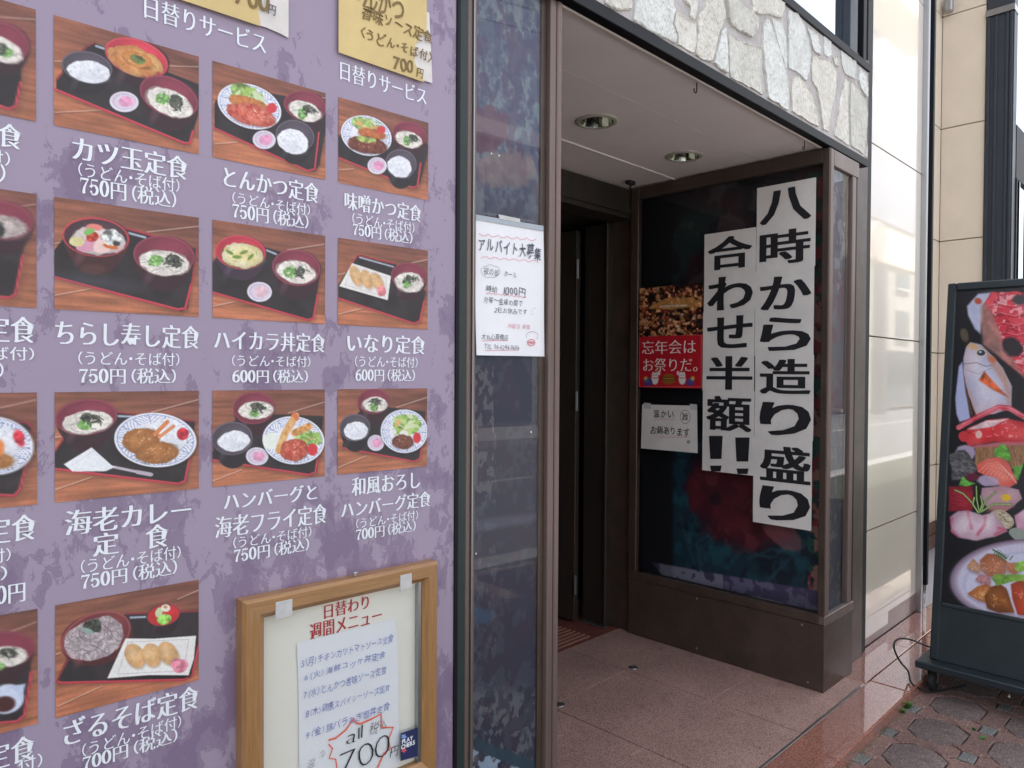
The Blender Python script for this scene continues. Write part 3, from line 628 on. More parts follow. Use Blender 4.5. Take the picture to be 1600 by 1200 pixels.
def stone(pts, off=0):
    n = len(pts); P = []
    for i in range(n):           # uneven broken outline
        p, q = pts[i], pts[(i+1) % n]; d = math.hypot(q[0]-p[0], q[1]-p[1]); k = max(1, int(d/.022))
        for j in range(k):
            jx = random.uniform(-.0035, .0035) if j else 0
            P.append((p[0]+(q[0]-p[0])*j/k+jx+off, p[1]+(q[1]-p[1])*j/k+(random.uniform(-.003, .003) if j else 0)))
    P = [(min(3.667, x), min(2.896, max(2.4795, z))) for x, z in P]
    b = bmesh.new(); vs = [b.verts.new((x, -.0195, z)) for x, z in P]
    try: f = b.faces.new(vs)
    except Exception: b.free(); return
    d0 = random.uniform(.005, .010)
    r = bmesh.ops.extrude_face_region(b, geom=[f]); top = [q for q in r['geom'] if isinstance(q, bmesh.types.BMVert)]
    for q in top: q.co.y -= d0
    tf = [q for q in r['geom'] if isinstance(q, bmesh.types.BMFace)][0]
    bmesh.ops.inset_region(b, faces=[tf], thickness=.004, depth=.003)
    r = bmesh.ops.triangulate(b, faces=[q for q in b.faces if len(q.verts) > 4])
    fs = [q for q in b.faces if abs(q.calc_center_median().y+.0195+d0) < .006]
    eds = list({e for q in fs for e in q.edges if e.calc_length() > .04})
    for _ in range(3):
        eds = [e for e in b.edges if e.calc_length() > .022 and all(abs(v_.co.y+.0195) > .0065 for v_ in e.verts)]
        bmesh.ops.subdivide_edges(b, edges=eds, cuts=1, use_grid_fill=True)
    for q in b.verts:
        if abs(q.co.y+.0195) > .0065: q.co.y += random.uniform(-.0016, .0016)+.0014*math.sin(q.co.x*60+q.co.z*25)
    b.verts.index_update(); mb = MB(); mb.add([tuple(q.co) for q in b.verts], [tuple(v_.index for v_ in q.verts) for q in b.faces]); b.free()
    mb.build('stone', random.choice(M_stone), cn)
for s_ in STONES: stone(s_)
for k in range(1, 5):
    for s_ in STONES[7:17]:
        if max(p[0] for p in s_)-.98*k < 1.55+(0 if k > 1 else .0): stone(s_, -.98*k-.12)
mo = MB()
# ---- downlights, hooks
def downlight(x, y, label):
    t = thing('downlight', label, 'ceiling light', (x, y, 2.445), 1, 'downlights in the soffit')
    MB().lathe((x, y, 2.445), [(.066, -.001), (.068, -.007), (.078, -.0085), (.086, -.004), (.087, .0)], seg=40).build('trim_ring', mat('warm_white_ring', (178, 172, 160), .45), t, smooth=True)
    MB().lathe((x, y, 2.445), [(.0665, -.004), (.062, .02), (.052, .06), (.03, .09), (0, .095)], seg=40).build('reflector', mat('smoked_reflector', (176, 178, 166), .12, metal=1), t, smooth=True)
    MB().lathe((x, y, 2.445), [(0, .045), (.02, .047), (.028, .06), (.02, .085)], seg=24).build('bulb', mat('bulb_frosted', (150, 155, 145), .3), t, smooth=True)
downlight(2.262, .53, 'round recessed ceiling light nearer the left post, larger of the two in view')
downlight(2.915, .53, 'round recessed ceiling light nearer the right display case, smaller of the two')
def hook(x, y, lab):
    z = 2.4448; MB().tube([(x, y, z), (x, y, z-.03)]+[(x-.009+.009*math.cos(a), y, z-.03-.009*math.sin(a)) for a in np.linspace(0, 3.6, 8)], .0024, 6).build('ceiling_hook', M_rubber, None, org=(x, y, z), fr=1, cat='hook', label=lab, group='hooks screwed in the soffit edge', smooth=True)
hook(2.196, .035, 'thin black hook hanging from the soffit midway along the black trim')
hook(3.085, .035, 'thin black hook hanging beside the top of the right display case')
MB().box(3.075, 3.13, .955, .985, 2.425, 2.4448, bev=.003).tube([(3.1, .968, 2.425), (3.1, .968, 2.40)], .007, 8).build('ceiling_bracket', M_rubber, None, org=(3.1, .97, 2.44), fr=1, cat='bracket', label='small black bracket on the soffit in the inner corner by the door')
# ================================================================== UPPER GLAZING ABOVE THE CANOPY
ug = thing('upper_glazing', 'reflective window strip above the stone canopy', 'window', (3, .05, 2.94), 1)
boxo('glass_pane', M_mirror, ug, -6, 3.49, .036, .042, 2.925, 3.88)
boxo('glass_pane', M_mirror, ug, 3.592, 3.66, .036, .042, 2.925, 5.3)
boxo('mullion', M_column, ug, 3.494, 3.588, .0, .06, 2.9355, 5.3, bev=.003)
boxo('mullion', M_blackf, ug, 3.664, 3.706, .0, .06, 2.9355, 5.3, bev=.003)
boxo('mullion', M_column, ug, 1.4, 1.5, .0, .06, 2.9355, 3.9, bev=.003)
# ================================================================== NEXT BUILDING
nb = thing('neighbour_wall', 'glossy beige panel wall between dark posts beside the display case', 'building', (4.3, .1, 0), 1)
zs = [.11, .61, 1.632, 2.635, 3.64, 4.65, 5.66]
for k, (a, b) in enumerate(zip(zs[:-1], zs[1:])):
    if k == 0:
        MB().prism([(3.884, .045), (4.285, .045), (4.285, .112), (4.768, .112), (4.768, b-.003), (3.884, b-.003)], 'y', .05, .075).build('wall_panel', M_beige, nb)
    else: MB().box(3.884, 4.768, .05, .075, a+.003, b-.003, bev=.0012).build('wall_panel', M_beige, nb)
boxo('panel_backing', M_jnt, nb, 3.80, 4.95, .0762, .2, .0, 5.66)
boxo('plinth', M_plinth, nb, 3.86, 4.77, .052, .0755, .0, .1115)
boxo('black_post', M_blackf, nb, 3.808, 3.8835, .03, .08, .0, 5.66, bev=.004)
boxo('grey_post', M_steel, nb, 4.7695, 4.80, .02, .08, .0, 5.66, bev=.004)
MB().tube([(4.825, .055, .01), (4.825, .055, 5.66)], .026, 24).build('chrome_post', M_chrome, nb, smooth=True)
boxo('black_post', M_blackf, nb, 4.852, 4.884, .012, .08, .15, 5.66, bev=.003)
MB().tube([(4.905, .05, .0), (4.905, .05, 5.66)], .021, 24).build('chrome_post', M_chrome, nb, smooth=True)
boxo('upper_floor', M_wall, nb, 3.808, 7.1, .0, .9, 5.661, 6.6)
boxo('added_rear_block', M_wall, nb, 4.02, 30, .7, 8, -.1, 6.6)  # added unseen bulk, stops direct sun coming through behind the panels
# recess: tiled return
tw_ = thing('tiled_recess_wall', 'matt beige tiled wall of the recess left of the blue grey column', 'wall', (6.75, .3, 0), 1)
zt = [.215, .69, 1.617, 2.545, 3.475, 4.4, 5.66]
for a, b in zip(zt[:-1], zt[1:]):
    MB().box(6.75, 6.78, .158, .468, a+.004, b-.004, bev=.0015).build('tile', M_beige2, tw_)
    MB().box(6.0, 6.748, .47, .5, a+.004, b-.004, bev=.0015).build('tile', M_beige2, tw_)
    MB().box(4.95, 5.995, .47, .5, a+.004, b-.004, bev=.0015).build('tile', M_beige2, tw_)
boxo('tile_backing', M_jnt, tw_, 4.9, 6.9, .501, .6, 0, 5.66); boxo('tile_backing', M_jnt, tw_, 6.781, 6.9, .1, .5, 0, 5.66)
boxo('skirting', M_plinth, tw_, 4.95, 6.745, .462, .4695, 0, .11); boxo('skirting', M_plinth, tw_, 6.742, 6.7495, .158, .461, 0, .11)
boxo('skirting', M_plinth, tw_, 4.95, 6.746, .466, .4697, .118, .213); boxo('skirting', M_plinth, tw_, 6.746, 6.7497, .158, .465, .118, .213)
boxo('recess_ceiling', M_soffit, tw_, 4.93, 6.9, .06, .5, 5.62, 5.66)
MB().box(6.66, 6.72, .38, .44, 4.40, 4.52, bev=.01).build('sensor', M_steel, tw_)
# column and shop window further on
bc = thing('fluted_column', 'tall blue grey metal column with vertical grooves beyond the beige tiles', 'column', (6.8, .06, 0), 1)
boxo('shaft', M_column, bc, 6.735, 6.85, -.036, .156, 0, 4.28)
for y in (.125, .075, .0, -.028): boxo('flute', M_column, bc, 6.722, 6.7348, y, y+.022, 0, 4.28, bev=.004)
boxo('collar', M_steel, bc, 6.715, 6.853, -.04, .158, 4.282, 4.33); boxo('shaft', M_column, bc, 6.74, 6.85, -.036, .15, 4.331, 5.66)
sw = thing('far_shop_window', 'bright shop window with dark frame right of the blue grey column', 'window', (7.6, -.03, 0), 1)
boxo('glass_pane', M_mirror, sw, 6.88, 9.4, -.02, -.012, .4, 3.0); boxo('glass_pane', M_mirror, sw, 6.88, 9.4, -.02, -.012, 3.42, 5.6)
boxo('rail', M_blackf, sw, 6.851, 9.4, -.04, .02, 3.0, 3.42); boxo('stile', M_blackf, sw, 6.851, 6.88, -.045, .02, 0, 2.999); boxo('stile', M_chrome, sw, 6.96, 6.975, -.045, .0, .4, 2.99)
boxo('sill', M_plinth, sw, 7.03, 9.4, -.06, .02, 0, .4); boxo('stile', M_column, sw, 7.4, 7.47, -.045, .02, .4, 2.999)
boxo('wall', M_wall, sw, 6.86, 9.4, .021, .4, 0, 6.6)
# ================================================================== MENU BOARD
PM = ('y', 0.0, 0)
mb_ = thing('menu_board', 'large lavender menu board with rows of set meal photos and white prices', 'menu board', (.5, 0, .3), 0)
boxo('print_panel', M_menu, mb_, -1.2, 1.083, .0005, .02, .32, 2.9)
boxo('side_frame', M_blackf, mb_, 1.0835, 1.0925, -.004, .05, .3, 2.93)
boxo('side_frame', M_green, mb_, 1.093, 1.1185, -.002, .06, -.04, 3.0, bev=.002)
boxo('top_frame', M_green, mb_, -1.2, 1.083, -.004, .05, 2.901, 2.93); boxo('bottom_frame', M_green, mb_, -1.2, 1.083, -.004, .05, .285, .319)
boxo('backing', M_wall, mb_, -1.2, 1.08, .021, .06, .3, 2.9)
WOOD = (142, 84, 66)
def photo(col, row, W, H):
    xs = {'A': (-.008, .225), 'B': (.2502, .4812), 'C': (.5065, .7389), 'D': (.7687, 1.0017)}[col]
    zs = [(2.0074, 1.8275), (1.7101, 1.5258), (1.3882, 1.2057), (1.0346, .846)][row-1]
    c = Cv(W, H, xs[0], xs[1], zs[1], zs[0], PM, seed=ord(col)*7+row)
    # dark table wood, warmer towards the lower left
    g = vnoise(H, W, 34, 2.5, c.seed*3, 3); g2 = vnoise(H, W, 4, 3, c.seed+5, 3)
    gx = np.clip((c.V*1.1-c.U*.5+.35), 0, 1)[..., None]
    base = np.array([118, 68, 56])*(1-gx)+np.array([178, 104, 72])*gx
    c.img = base/255*(.74+.5*g[..., None])*(.85+.3*g2[..., None]); return c
def plank(c, *ls):
    for L in ls: c.put(c.line(L, 5 if c.vw[0] > 3 else 3), (225, 195, 180), a=.75); c.put(c.line([(x, y+9) for x, y in L], 7), (80, 40, 34), a=.35)
def tray(c, pts, rim, w=14, hl=None):
    c.put(c.poly([(x+4, y+14) for x, y in pts], 8), (60, 34, 30), a=.5)
    c.put(c.poly(pts, 1.2), (36, 30, 34), var=.18, cells=6)
    c.put(c.line(rim, w), (190, 40, 58)); c.put(c.line([(x, y-w*.25) for x, y in rim], w*.22), (232, 110, 120), a=.7)
    if hl: c.put(c.line(hl, w*.9), (190, 205, 225), a=.85)
def bowl(c, x, y, rx, ry, rot=0, rim=(150, 60, 80), ins=(112, 38, 56), body=(52, 26, 36), dep=.85):
    for k in range(5): t = k/4*dep; c.put(c.ell(x+rx*.02, y+ry*t, rx*(1-.11*t**2*3), ry*(1-.05*t), rot*.6, soft=1.5), [q*(1-.12*k/4) for q in body])
    c.put(c.ell(x-rx*.45, y+ry*.95, rx*.12, ry*.45, 25, soft=6), [min(255, q+45) for q in body], a=.5)
    c.put(c.ell(x, y, rx, ry, rot), rim); c.put(c.ell(x, y+ry*.02, rx*.955, ry*.94, rot), ins)
    c.put(c.ell(x+rx*.2, y-ry*.35, rx*.6, ry*.45, rot, soft=10), [min(255, q*1.35+8) for q in ins], a=.55)
def udon(c, x, y, rx, ry, rot, green, nori):
    c.put(c.ell(x, y+2, rx*1.05, ry*1.05, rot, .25), (150, 130, 125), a=.8)
    m = c.ell(x, y, rx, ry, rot, .3); c.put(m, (236, 228, 220), var=.08, cells=26)
    c.strands(m, x, y, rx, ry, (242, 234, 226), 34, max(5, rx*.06)); c.strands(m, x, y, rx, ry, (204, 190, 182), 12, max(2, rx*.022), seed=9)
    gx, gy, gr, gs = green; c.put(c.ell(gx, gy, gr*.85, gs*.85, 0, .7), (84, 138, 60), var=.35, cells=40, a=.8); c.bits(gx, gy, gr, gs, 22, gr*.34, [(120, 186, 84), (160, 212, 120), (84, 150, 60), (204, 232, 170)], seed=3, rnd=True)
    gx, gy, gr, gs = nori; c.put(c.ell(gx, gy, gr*.8, gs*.75, 15, 1.0), (52, 56, 48), var=.5, cells=40, a=.85); c.bits(gx, gy, gr, gs, 20, gr*.5, [(34, 40, 38), (48, 54, 46), (74, 80, 62), (28, 32, 34)], w=max(3, gr*.13), seed=7); c.bits(gx, gy, gr*.7, gs*.6, 5, gr*.4, [(120, 124, 100), (214, 206, 196)], w=max(2, gr*.07), seed=8)
def rice(c, x, y, rx, ry, rot=5):
    c.put(c.ell(x, y+4, rx, ry, rot, .2), (120, 112, 124), a=.7); m = c.ell(x, y, rx, ry, rot, .26); c.put(m, (240, 242, 250), var=.05, cells=46); c.bits(x, y, rx, ry, 60, rx*.13, [(252, 253, 255), (240, 242, 248), (196, 198, 212)], w=max(3, rx*.05), a=.8, seed=2, mask=m); c.put(c.ell(x+rx*.1, y+ry*.5, rx*.7, ry*.4, rot, .5, soft=8), (205, 205, 218), a=.4)
def ricebowl(c, x, y, rx, ry, rot, r): bowl(c, x, y, rx, ry, rot, (104, 94, 108), (66, 58, 70), (32, 27, 34)); rice(c, *r)
def dish(c, x, y, rx, ry, p=.5, pk=(232, 150, 190)):
    c.put(c.ell(x+3, y+6, rx, ry, 5, soft=5), (16, 12, 14), a=.5); c.put(c.ell(x, y, rx, ry, 5), (232, 222, 238)); c.put(c.ell(x, y-2, rx*.84, ry*.82, 5), (206, 190, 212)); c.put(c.ell(x+rx*.05, y+ry*.02, rx*.74, ry*.7, 5), (222, 208, 226)); c.put(c.ell(x+rx*.12, y, rx*p, ry*p, 0, .5), pk, var=.1, a=.9)
def plate(c, x, y, rx, ry, rot):
    c.put(c.ell(x+4, y+ry*.06, rx*1.01, ry*1.03, rot, soft=5), (14, 12, 16), a=.6); c.put(c.ell(x, y, rx, ry, rot), (240, 240, 250)); 
    X, Y, p = c.xy(); a = R_(rot); dx, dy = X-x, Y-y; ex = (dx*math.cos(a)+dy*math.sin(a))/rx; ey = (-dx*math.sin(a)+dy*math.cos(a))/ry
    r = np.hypot(ex, ey); th = np.arctan2(ey, ex)
    sec = np.floor((th+math.pi)/(2*math.pi)*14); sg = np.where(sec % 2 == 0, 1, -1)
    ln = np.abs(((r*7.5+sg*th*7.5) % 1)-.5) < .13; m = ((r > .62) & (r < .92) & ln).astype(float)
    edge = np.abs(((th+math.pi)/(2*math.pi)*14) % 1-.5) > .455; m = np.maximum(m, ((r > .6) & (r < .93) & edge)*1.0)
    c.put(m, (110, 130, 186), a=.7); c.put(((r > .915) & (r < .945))*1.0, (132, 150, 200), a=.7); c.put(c.ell(x, y, rx*.6, ry*.6, rot, soft=6), (236, 236, 244), a=.6)
def salad(c, x, y, rx, ry, rot=0, n=9):
    rg = random.Random(int(x+y)); c.put(c.ell(x, y, rx, ry, rot, .5), (136, 168, 86), var=.3, cells=24); c.bits(x, y, rx, ry, 30, rx*.4, [(206, 226, 150), (116, 164, 72), (228, 236, 196), (160, 200, 90), (84, 130, 56)], w=max(3, rx*.07), a=.8, seed=4)
    for i in range(n): a = rg.uniform(0, 6.28); r = rg.random()**.5*.8; c.put(c.ell(x+rx*r*math.cos(a), y+ry*r*math.sin(a), rx*.3, ry*.2, rg.uniform(-60, 60), .6), rg.choice([(198, 220, 140), (112, 158, 70), (222, 232, 186), (232, 170, 96), (160, 200, 90)]), a=.85)
def lump(c, x, y, rx, ry, rot, col, col2, cells=30, wob=.35):
    c.put(c.ell(x+2, y+5, rx, ry, rot, wob, soft=3), [q*.45 for q in col], a=.6); m = c.ell(x, y, rx, ry, rot, wob); c.put(m, col, cells=cells, col2=col2)
    c.bits(x, y, rx*.95, ry*.95, 26, rx*.16, [[q*.72 for q in col], [min(255, q*1.18+12) for q in col2], [q*.85 for q in col2]], w=max(3, ry*.12), a=.5, seed=5, mask=m); c.put(m*(1-c.ell(x, y-ry*.08, rx*.95, ry*.95, rot, 0, soft=14)), [q*.5 for q in col], a=.45); c.bits(x, y-ry*.2, rx*.6, ry*.5, 7, rx*.07, [(255, 246, 236)], w=max(2, ry*.06), a=.65, seed=6, mask=m)
def inari(c, L):
    for (x, y, rx, ry, rt) in L:
        c.put(c.ell(x+4, y+6, rx, ry, rt, .1, soft=5), (150, 110, 90), a=.7); c.put(c.ell(x, y, rx, ry, rt, .12), (216, 164, 108), var=.1, cells=20); c.put(c.ell(x-rx*.25, y-ry*.2, rx*.5, ry*.5, rt, .3, soft=8), (238, 202, 152), a=.7)
PH_LAB = {}
c = photo('B', 1, 200, 150).view(4, 0, 0)
plank(c, [(340, 382), (400, 384)], [(1040, 412), (1260, 419)], [(340, 702), (640, 688)])
tray(c, [(352, 490), (540, 285), (590, 268), (660, 300), (1248, 530), (1235, 720), (1185, 902), (1150, 905), (352, 565)], [(345, 560), (1150, 895), (1185, 895), (1205, 820)], 15, [(600, 288), (648, 305)])
c.put(c.line([(352, 500), (545, 290), (585, 270)], 9), (150, 36, 52))
bowl(c, 852, 362, 205, 112, 20, (214, 70, 84), (188, 44, 62), (44, 24, 32), .6); lump(c, 846, 382, 172, 84, 20, (228, 172, 104), (206, 110, 52), 16); lump(c, 860, 375, 95, 45, 20, (212, 112, 50), (236, 160, 80), 20, .6); c.put(c.ell(862, 372, 50, 24, 20, .8), (96, 110, 58), var=.3)
ricebowl(c, 543, 420, 160, 97, 12, (556, 448, 130, 68, 10)); dish(c, 775, 637, 91, 64, .5)
bowl(c, 1055, 604, 192, 118, 24); udon(c, 1056, 640, 152, 76, 24, (1016, 620, 52, 40), (1100, 640, 48, 52)); photoB1 = c
c = photo('C', 1, 170, 130).view(4, 320, 0)
plank(c, [(60, 899), (200, 888)], [(700, 610), (760, 612)])
tray(c, [(60, 640), (160, 540), (500, 600), (760, 690), (760, 780), (715, 1030), (690, 1072), (640, 1072), (60, 800)], [(60, 802), (640, 1068), (686, 1058), (712, 830)], 11)
bowl(c, 625, 662, 134, 92, 14); udon(c, 625, 695, 104, 56, 20, (608, 712, 34, 42), (652, 682, 46, 32))
plate(c, 278, 665, 206, 134, 20); salad(c, 262, 588, 108, 56, 22); c.put(c.ell(340, 622, 22, 66, -38, .2), (206, 224, 176)); lump(c, 275, 652, 130, 42, 18, (224, 140, 70), (196, 100, 50)); lump(c, 290, 718, 152, 66, 14, (196, 64, 50), (232, 128, 106), 40); c.put(c.ell(418, 676, 32, 32), (214, 54, 60)); 
ricebowl(c, 563, 850, 122, 98, 16, (550, 885, 98, 74, 22)); dish(c, 370, 874, 72, 58, .55); photoC1 = c
c = photo('D', 1, 140, 116).view(4, 320, 0)
plank(c, [(833, 1062), (930, 1055)])
tray(c, [(833, 860), (900, 760), (1392, 900), (1392, 960), (1345, 1140), (1325, 1176), (1290, 1176), (833, 985)], [(833, 985), (1298, 1174), (1328, 1164), (1348, 1020)], 10)
bowl(c, 1277, 842, 108, 80, 14); udon(c, 1275, 872, 84, 48, 18, (1262, 885, 26, 34), (1300, 864, 34, 26))
plate(c, 1008, 848, 162, 122, 18); salad(c, 1000, 778, 84, 42, 18); lump(c, 1042, 838, 88, 32, 10, (214, 120, 60), (186, 84, 40)); lump(c, 1012, 905, 122, 52, 10, (98, 42, 32), (140, 70, 52), 30); c.put(c.ell(1004, 872, 62, 20, 8, .6), (150, 168, 84), var=.3); c.put(c.ell(1100, 812, 28, 24), (214, 60, 60))
ricebowl(c, 1225, 1022, 98, 88, 16, (1216, 1042, 76, 66, 22)); dish(c, 1076, 1036, 60, 53, .55); photoD1 = c
c = photo('B', 2, 200, 150).view(3.75, 0, 290)
plank(c, [(860, 272), (1165, 238)], [(308, 342), (400, 322)], [(308, 645), (540, 602)])
tray(c, [(308, 390), (430, 235), (720, 245), (1150, 372), (1100, 720), (1060, 738), (308, 535)], [(305, 533), (1040, 726), (1085, 720), (1120, 580)], 14, [(745, 276), (850, 304)])
c.put(c.line([(720, 245), (900, 296)], 9), (190, 40, 58)); c.put(c.line([(1120, 590), (1152, 372)], 8), (180, 40, 56))
bowl(c, 560, 302, 196, 114, 6, (218, 58, 74), (60, 36, 44), (66, 30, 34), 1.0); lump(c, 570, 322, 158, 80, 6, (236, 220, 218), (214, 190, 186), 12); c.put(c.ell(552, 245, 50, 20, 5, .4), (236, 130, 120)); c.put(c.ell(510, 350, 66, 38, -10, .3), (220, 150, 178)); c.put(c.ell(540, 300, 36, 30, 0, .3), (196, 56, 40), var=.4, cells=60); c.put(c.ell(525, 268, 36, 20, -20, .8), (126, 190, 96)); c.put(c.ell(600, 360, 50, 40, 10, .5), (242, 206, 200)); c.put(c.ell(650, 358, 46, 14, 14, .4), (208, 104, 46)); c.put(c.ell(655, 300, 60, 46, 20, .8), (196, 200, 196), var=.5); c.put(c.ell(680, 340, 26, 18, 0, .9), (58, 52, 50)); c.put(c.ell(450, 330, 40, 26, 0, .5), (224, 214, 150))
c.put(c.ell(545, 490, 74, 28, 0, soft=3), (84, 46, 44), a=.7); c.put(c.ell(540, 560, 110, 16, 8, soft=20), (88, 96, 116), a=.5)
bowl(c, 960, 410, 180, 116, 6); udon(c, 962, 452, 150, 72, 8, (915, 442, 52, 36), (1018, 440, 62, 42)); photoB2 = c
c = photo('C', 2, 170, 130).view(3.87, 320, 300)
plank(c, [(500, 350), (720, 316)], [(38, 693), (180, 662)])
tray(c, [(38, 430), (110, 360), (370, 335), (700, 440), (660, 760), (630, 778), (38, 605)], [(36, 604), (620, 774), (655, 764), (682, 620)], 12, [(372, 352), (430, 376)])
bowl(c, 215, 365, 153, 102, 6, (214, 62, 80), (176, 40, 58), (58, 40, 60), .7); lump(c, 222, 385, 128, 76, 4, (232, 214, 138), (244, 234, 196), 18); [c.put(c.ell(150+k*42, 365+(k % 2)*28, 26, 10, 30-k*25, .5), (110, 142, 60)) for k in range(4)]
bowl(c, 552, 458, 146, 108, 10); udon(c, 552, 484, 118, 66, 12, (512, 486, 42, 38), (580, 482, 38, 42)); dish(c, 330, 604, 75, 60, .55, (232, 190, 204)); photoC2 = c
c = photo('D', 2, 140, 120).view(3.87, 320, 300)
plank(c, [(1200, 440), (1347, 408)], [(805, 498), (860, 488)], [(805, 738), (960, 700)])
tray(c, [(805, 560), (920, 385), (940, 380), (1150, 436), (1335, 600), (1300, 780), (1268, 796), (805, 642)], [(803, 641), (1262, 795), (1298, 782), (1325, 660)], 10, [(936, 396), (1138, 452)])
c.put(c.line([(860, 480), (922, 384), (1150, 434)], 7), (180, 40, 56))
c.put(c.poly([(893, 436), (1126, 514), (1106, 662), (812, 578)], 3), (10, 8, 10), a=.7); c.put(c.poly([(890, 430), (1125, 508), (1105, 655), (812, 570)]), (238, 234, 230)); c.put(c.line([(900, 452), (1100, 520), (1086, 632), (845, 562), (900, 452)], 2), (150, 140, 150), a=.6)
inari(c, [(912, 507, 31, 62, -22), (978, 528, 31, 58, -22), (1042, 543, 30, 58, -28)]); c.put(c.ell(1068, 602, 28, 32, -10, .7), (232, 130, 140), var=.2)
bowl(c, 1232, 510, 108, 82, 8); udon(c, 1236, 545, 88, 58, 8, (1220, 556, 28, 34), (1240, 526, 46, 26)); photoD2 = c
c = photo('B', 3, 200, 150).view(3.636, 0, 600)
plank(c, [(860, 160), (1128, 88)], [(300, 306), (345, 296)], [(305, 602), (520, 528)])
tray(c, [(303, 390), (370, 290), (660, 158), (1108, 212), (1060, 552), (1020, 572), (303, 482)], [(300, 481), (1010, 567), (1050, 552), (1082, 390)], 13, [(668, 182), (760, 186)])
c.put(c.line([(303, 395), (372, 290)], 9), (176, 38, 54)); c.put(c.line([(660, 160), (1108, 212)], 8), (150, 36, 50))
bowl(c, 488, 188, 177, 102, -6, dep=1.0); udon(c, 500, 218, 138, 64, -6, (480, 236, 44, 36), (520, 196, 68, 30))
plate(c, 882, 318, 234, 154, 4); rice(c, 960, 292, 105, 92, 20); lump(c, 800, 318, 108, 70, -8, (164, 98, 48), (190, 124, 66), 22); lump(c, 895, 388, 118, 60, -4, (158, 92, 44), (188, 122, 64), 22); c.put(c.line([(880, 285), (950, 215)], 24), (222, 128, 76)); c.put(c.line([(905, 300), (985, 240)], 20), (226, 138, 90)); c.put(c.ell(1038, 282, 32, 34, 10, .8), (200, 40, 54), var=.25)
c.put(c.line([(650, 472), (760, 495), (862, 514)], 15), (196, 184, 196)); c.put(c.line([(780, 500), (855, 514)], 22), (186, 172, 186)); c.put(c.poly([(362, 456), (520, 360), (634, 462), (656, 470), (600, 495), (412, 497)]), (240, 242, 248)); c.put(c.line([(400, 470), (530, 380)], 3), (205, 208, 220), a=.8); photoB3 = c
c = photo('C', 3, 170, 130).view(4, 320, 590)
plank(c, [(520, 222), (747, 152)], [(45, 646), (230, 575)])
tray(c, [(45, 470), (180, 270), (440, 230), (740, 240), (700, 590), (660, 612), (45, 515)], [(43, 514), (650, 608), (690, 592), (712, 450)], 12)
bowl(c, 305, 190, 130, 100, -3, dep=.8); udon(c, 320, 203, 104, 54, -2, (305, 222, 34, 32), (322, 180, 54, 28)); ricebowl(c, 170, 380, 128, 104, -4, (180, 394, 100, 64, -6)); dish(c, 326, 492, 70, 56, .52)
plate(c, 553, 392, 194, 150, 6); c.put(c.ell(420, 395, 62, 54, 0, .3), (236, 240, 232)); salad(c, 640, 372, 88, 42, 20, 12); c.put(c.line([(650, 305), (560, 345)], 44), (218, 150, 84), var=.2); c.put(c.line([(566, 240), (500, 350), (462, 455)], 46), (216, 146, 80), cells=40, col2=(238, 190, 126)); c.put(c.line([(560, 232), (572, 252)], 30), (224, 110, 60)); lump(c, 560, 450, 88, 70, -6, (186, 62, 46), (222, 116, 92), 42); c.put(c.ell(672, 450, 32, 38), (216, 48, 58)); photoC3 = c
c = photo('D', 3, 140, 120).view(4, 320, 590)
plank(c, [(1200, 185), (1392, 122)], [(836, 560), (1010, 488)])
tray(c, [(858, 420), (960, 215), (1150, 185), (1380, 212), (1345, 500), (1310, 526), (860, 440)], [(858, 438), (1305, 524), (1342, 508), (1378, 300)], 9)
bowl(c, 1052, 148, 98, 78, -3, dep=.9); udon(c, 1064, 168, 78, 46, 0, (1055, 188, 28, 26), (1066, 150, 40, 24)); ricebowl(c, 937, 312, 96, 84, -4, (944, 332, 74, 56, -4)); dish(c, 1068, 408, 52, 50, .55)
plate(c, 1245, 335, 147, 136, 4); salad(c, 1258, 292, 88, 68, 0, 16); c.put(c.ell(1242, 352, 26, 24, 0, .4), (240, 238, 230)); lump(c, 1235, 400, 66, 44, 0, (104, 52, 40), (134, 76, 56), 30); c.put(c.ell(1325, 376, 25, 33), (216, 44, 52)); photoD3 = c
c = photo('B', 4, 200, 150).view(3.75, 0, 880)
plank(c, [(1040, 210), (1165, 156)], [(335, 838), (600, 716)], [(322, 535), (350, 525)])
tray(c, [(332, 680), (400, 540), (740, 292), (1165, 276), (1160, 470), (1120, 650), (1080, 680), (345, 702)], [(330, 690), (360, 700), (1080, 682), (1125, 655), (1165, 480)], 13, [(765, 318), (850, 314)])
c.put(c.line([(740, 296), (1165, 280)], 10), (140, 36, 52)); c.put(c.line([(332, 690), (400, 560)], 8), (150, 36, 50))
bowl(c, 562, 425, 212, 132, -22, (150, 70, 72), (106, 40, 44), (78, 28, 34), .3); m = c.ell(552, 442, 186, 116, -22, .2); c.put(m, (168, 150, 156), var=.15); c.strands(m, 552, 442, 180, 116, (206, 194, 198), 90, 9); c.strands(m, 552, 442, 180, 116, (120, 100, 108), 36, 4, seed=8); c.put(c.ell(545, 368, 60, 44, 10, .9), (58, 62, 54), var=.5, cells=50); c.put(c.ell(512, 395, 40, 14, 20, .6), (140, 168, 160))
bowl(c, 957, 303, 98, 62, -12, (110, 60, 66), (190, 34, 40), (40, 24, 32), .9); c.put(c.ell(962, 326, 46, 30, -8, .6), (140, 196, 84), var=.3); c.put(c.ell(930, 290, 20, 30, 20, .5), (200, 220, 170)); c.put(c.ell(970, 262, 28, 22, 0, .3), (240, 232, 214)); c.put(c.ell(968, 256, 12, 9), (200, 150, 90))
c.put(c.poly([(735, 455), (1152, 432), (1114, 668), (632, 684)], 4), (10, 8, 10), a=.7); c.put(c.poly([(735, 440), (900, 442), (1148, 424), (1135, 560), (1104, 656), (870, 655), (628, 674)]), (240, 238, 236)); c.put(c.line([(750, 462), (1105, 445), (1075, 630), (690, 648), (750, 462)], 3), (150, 140, 152), a=.6)
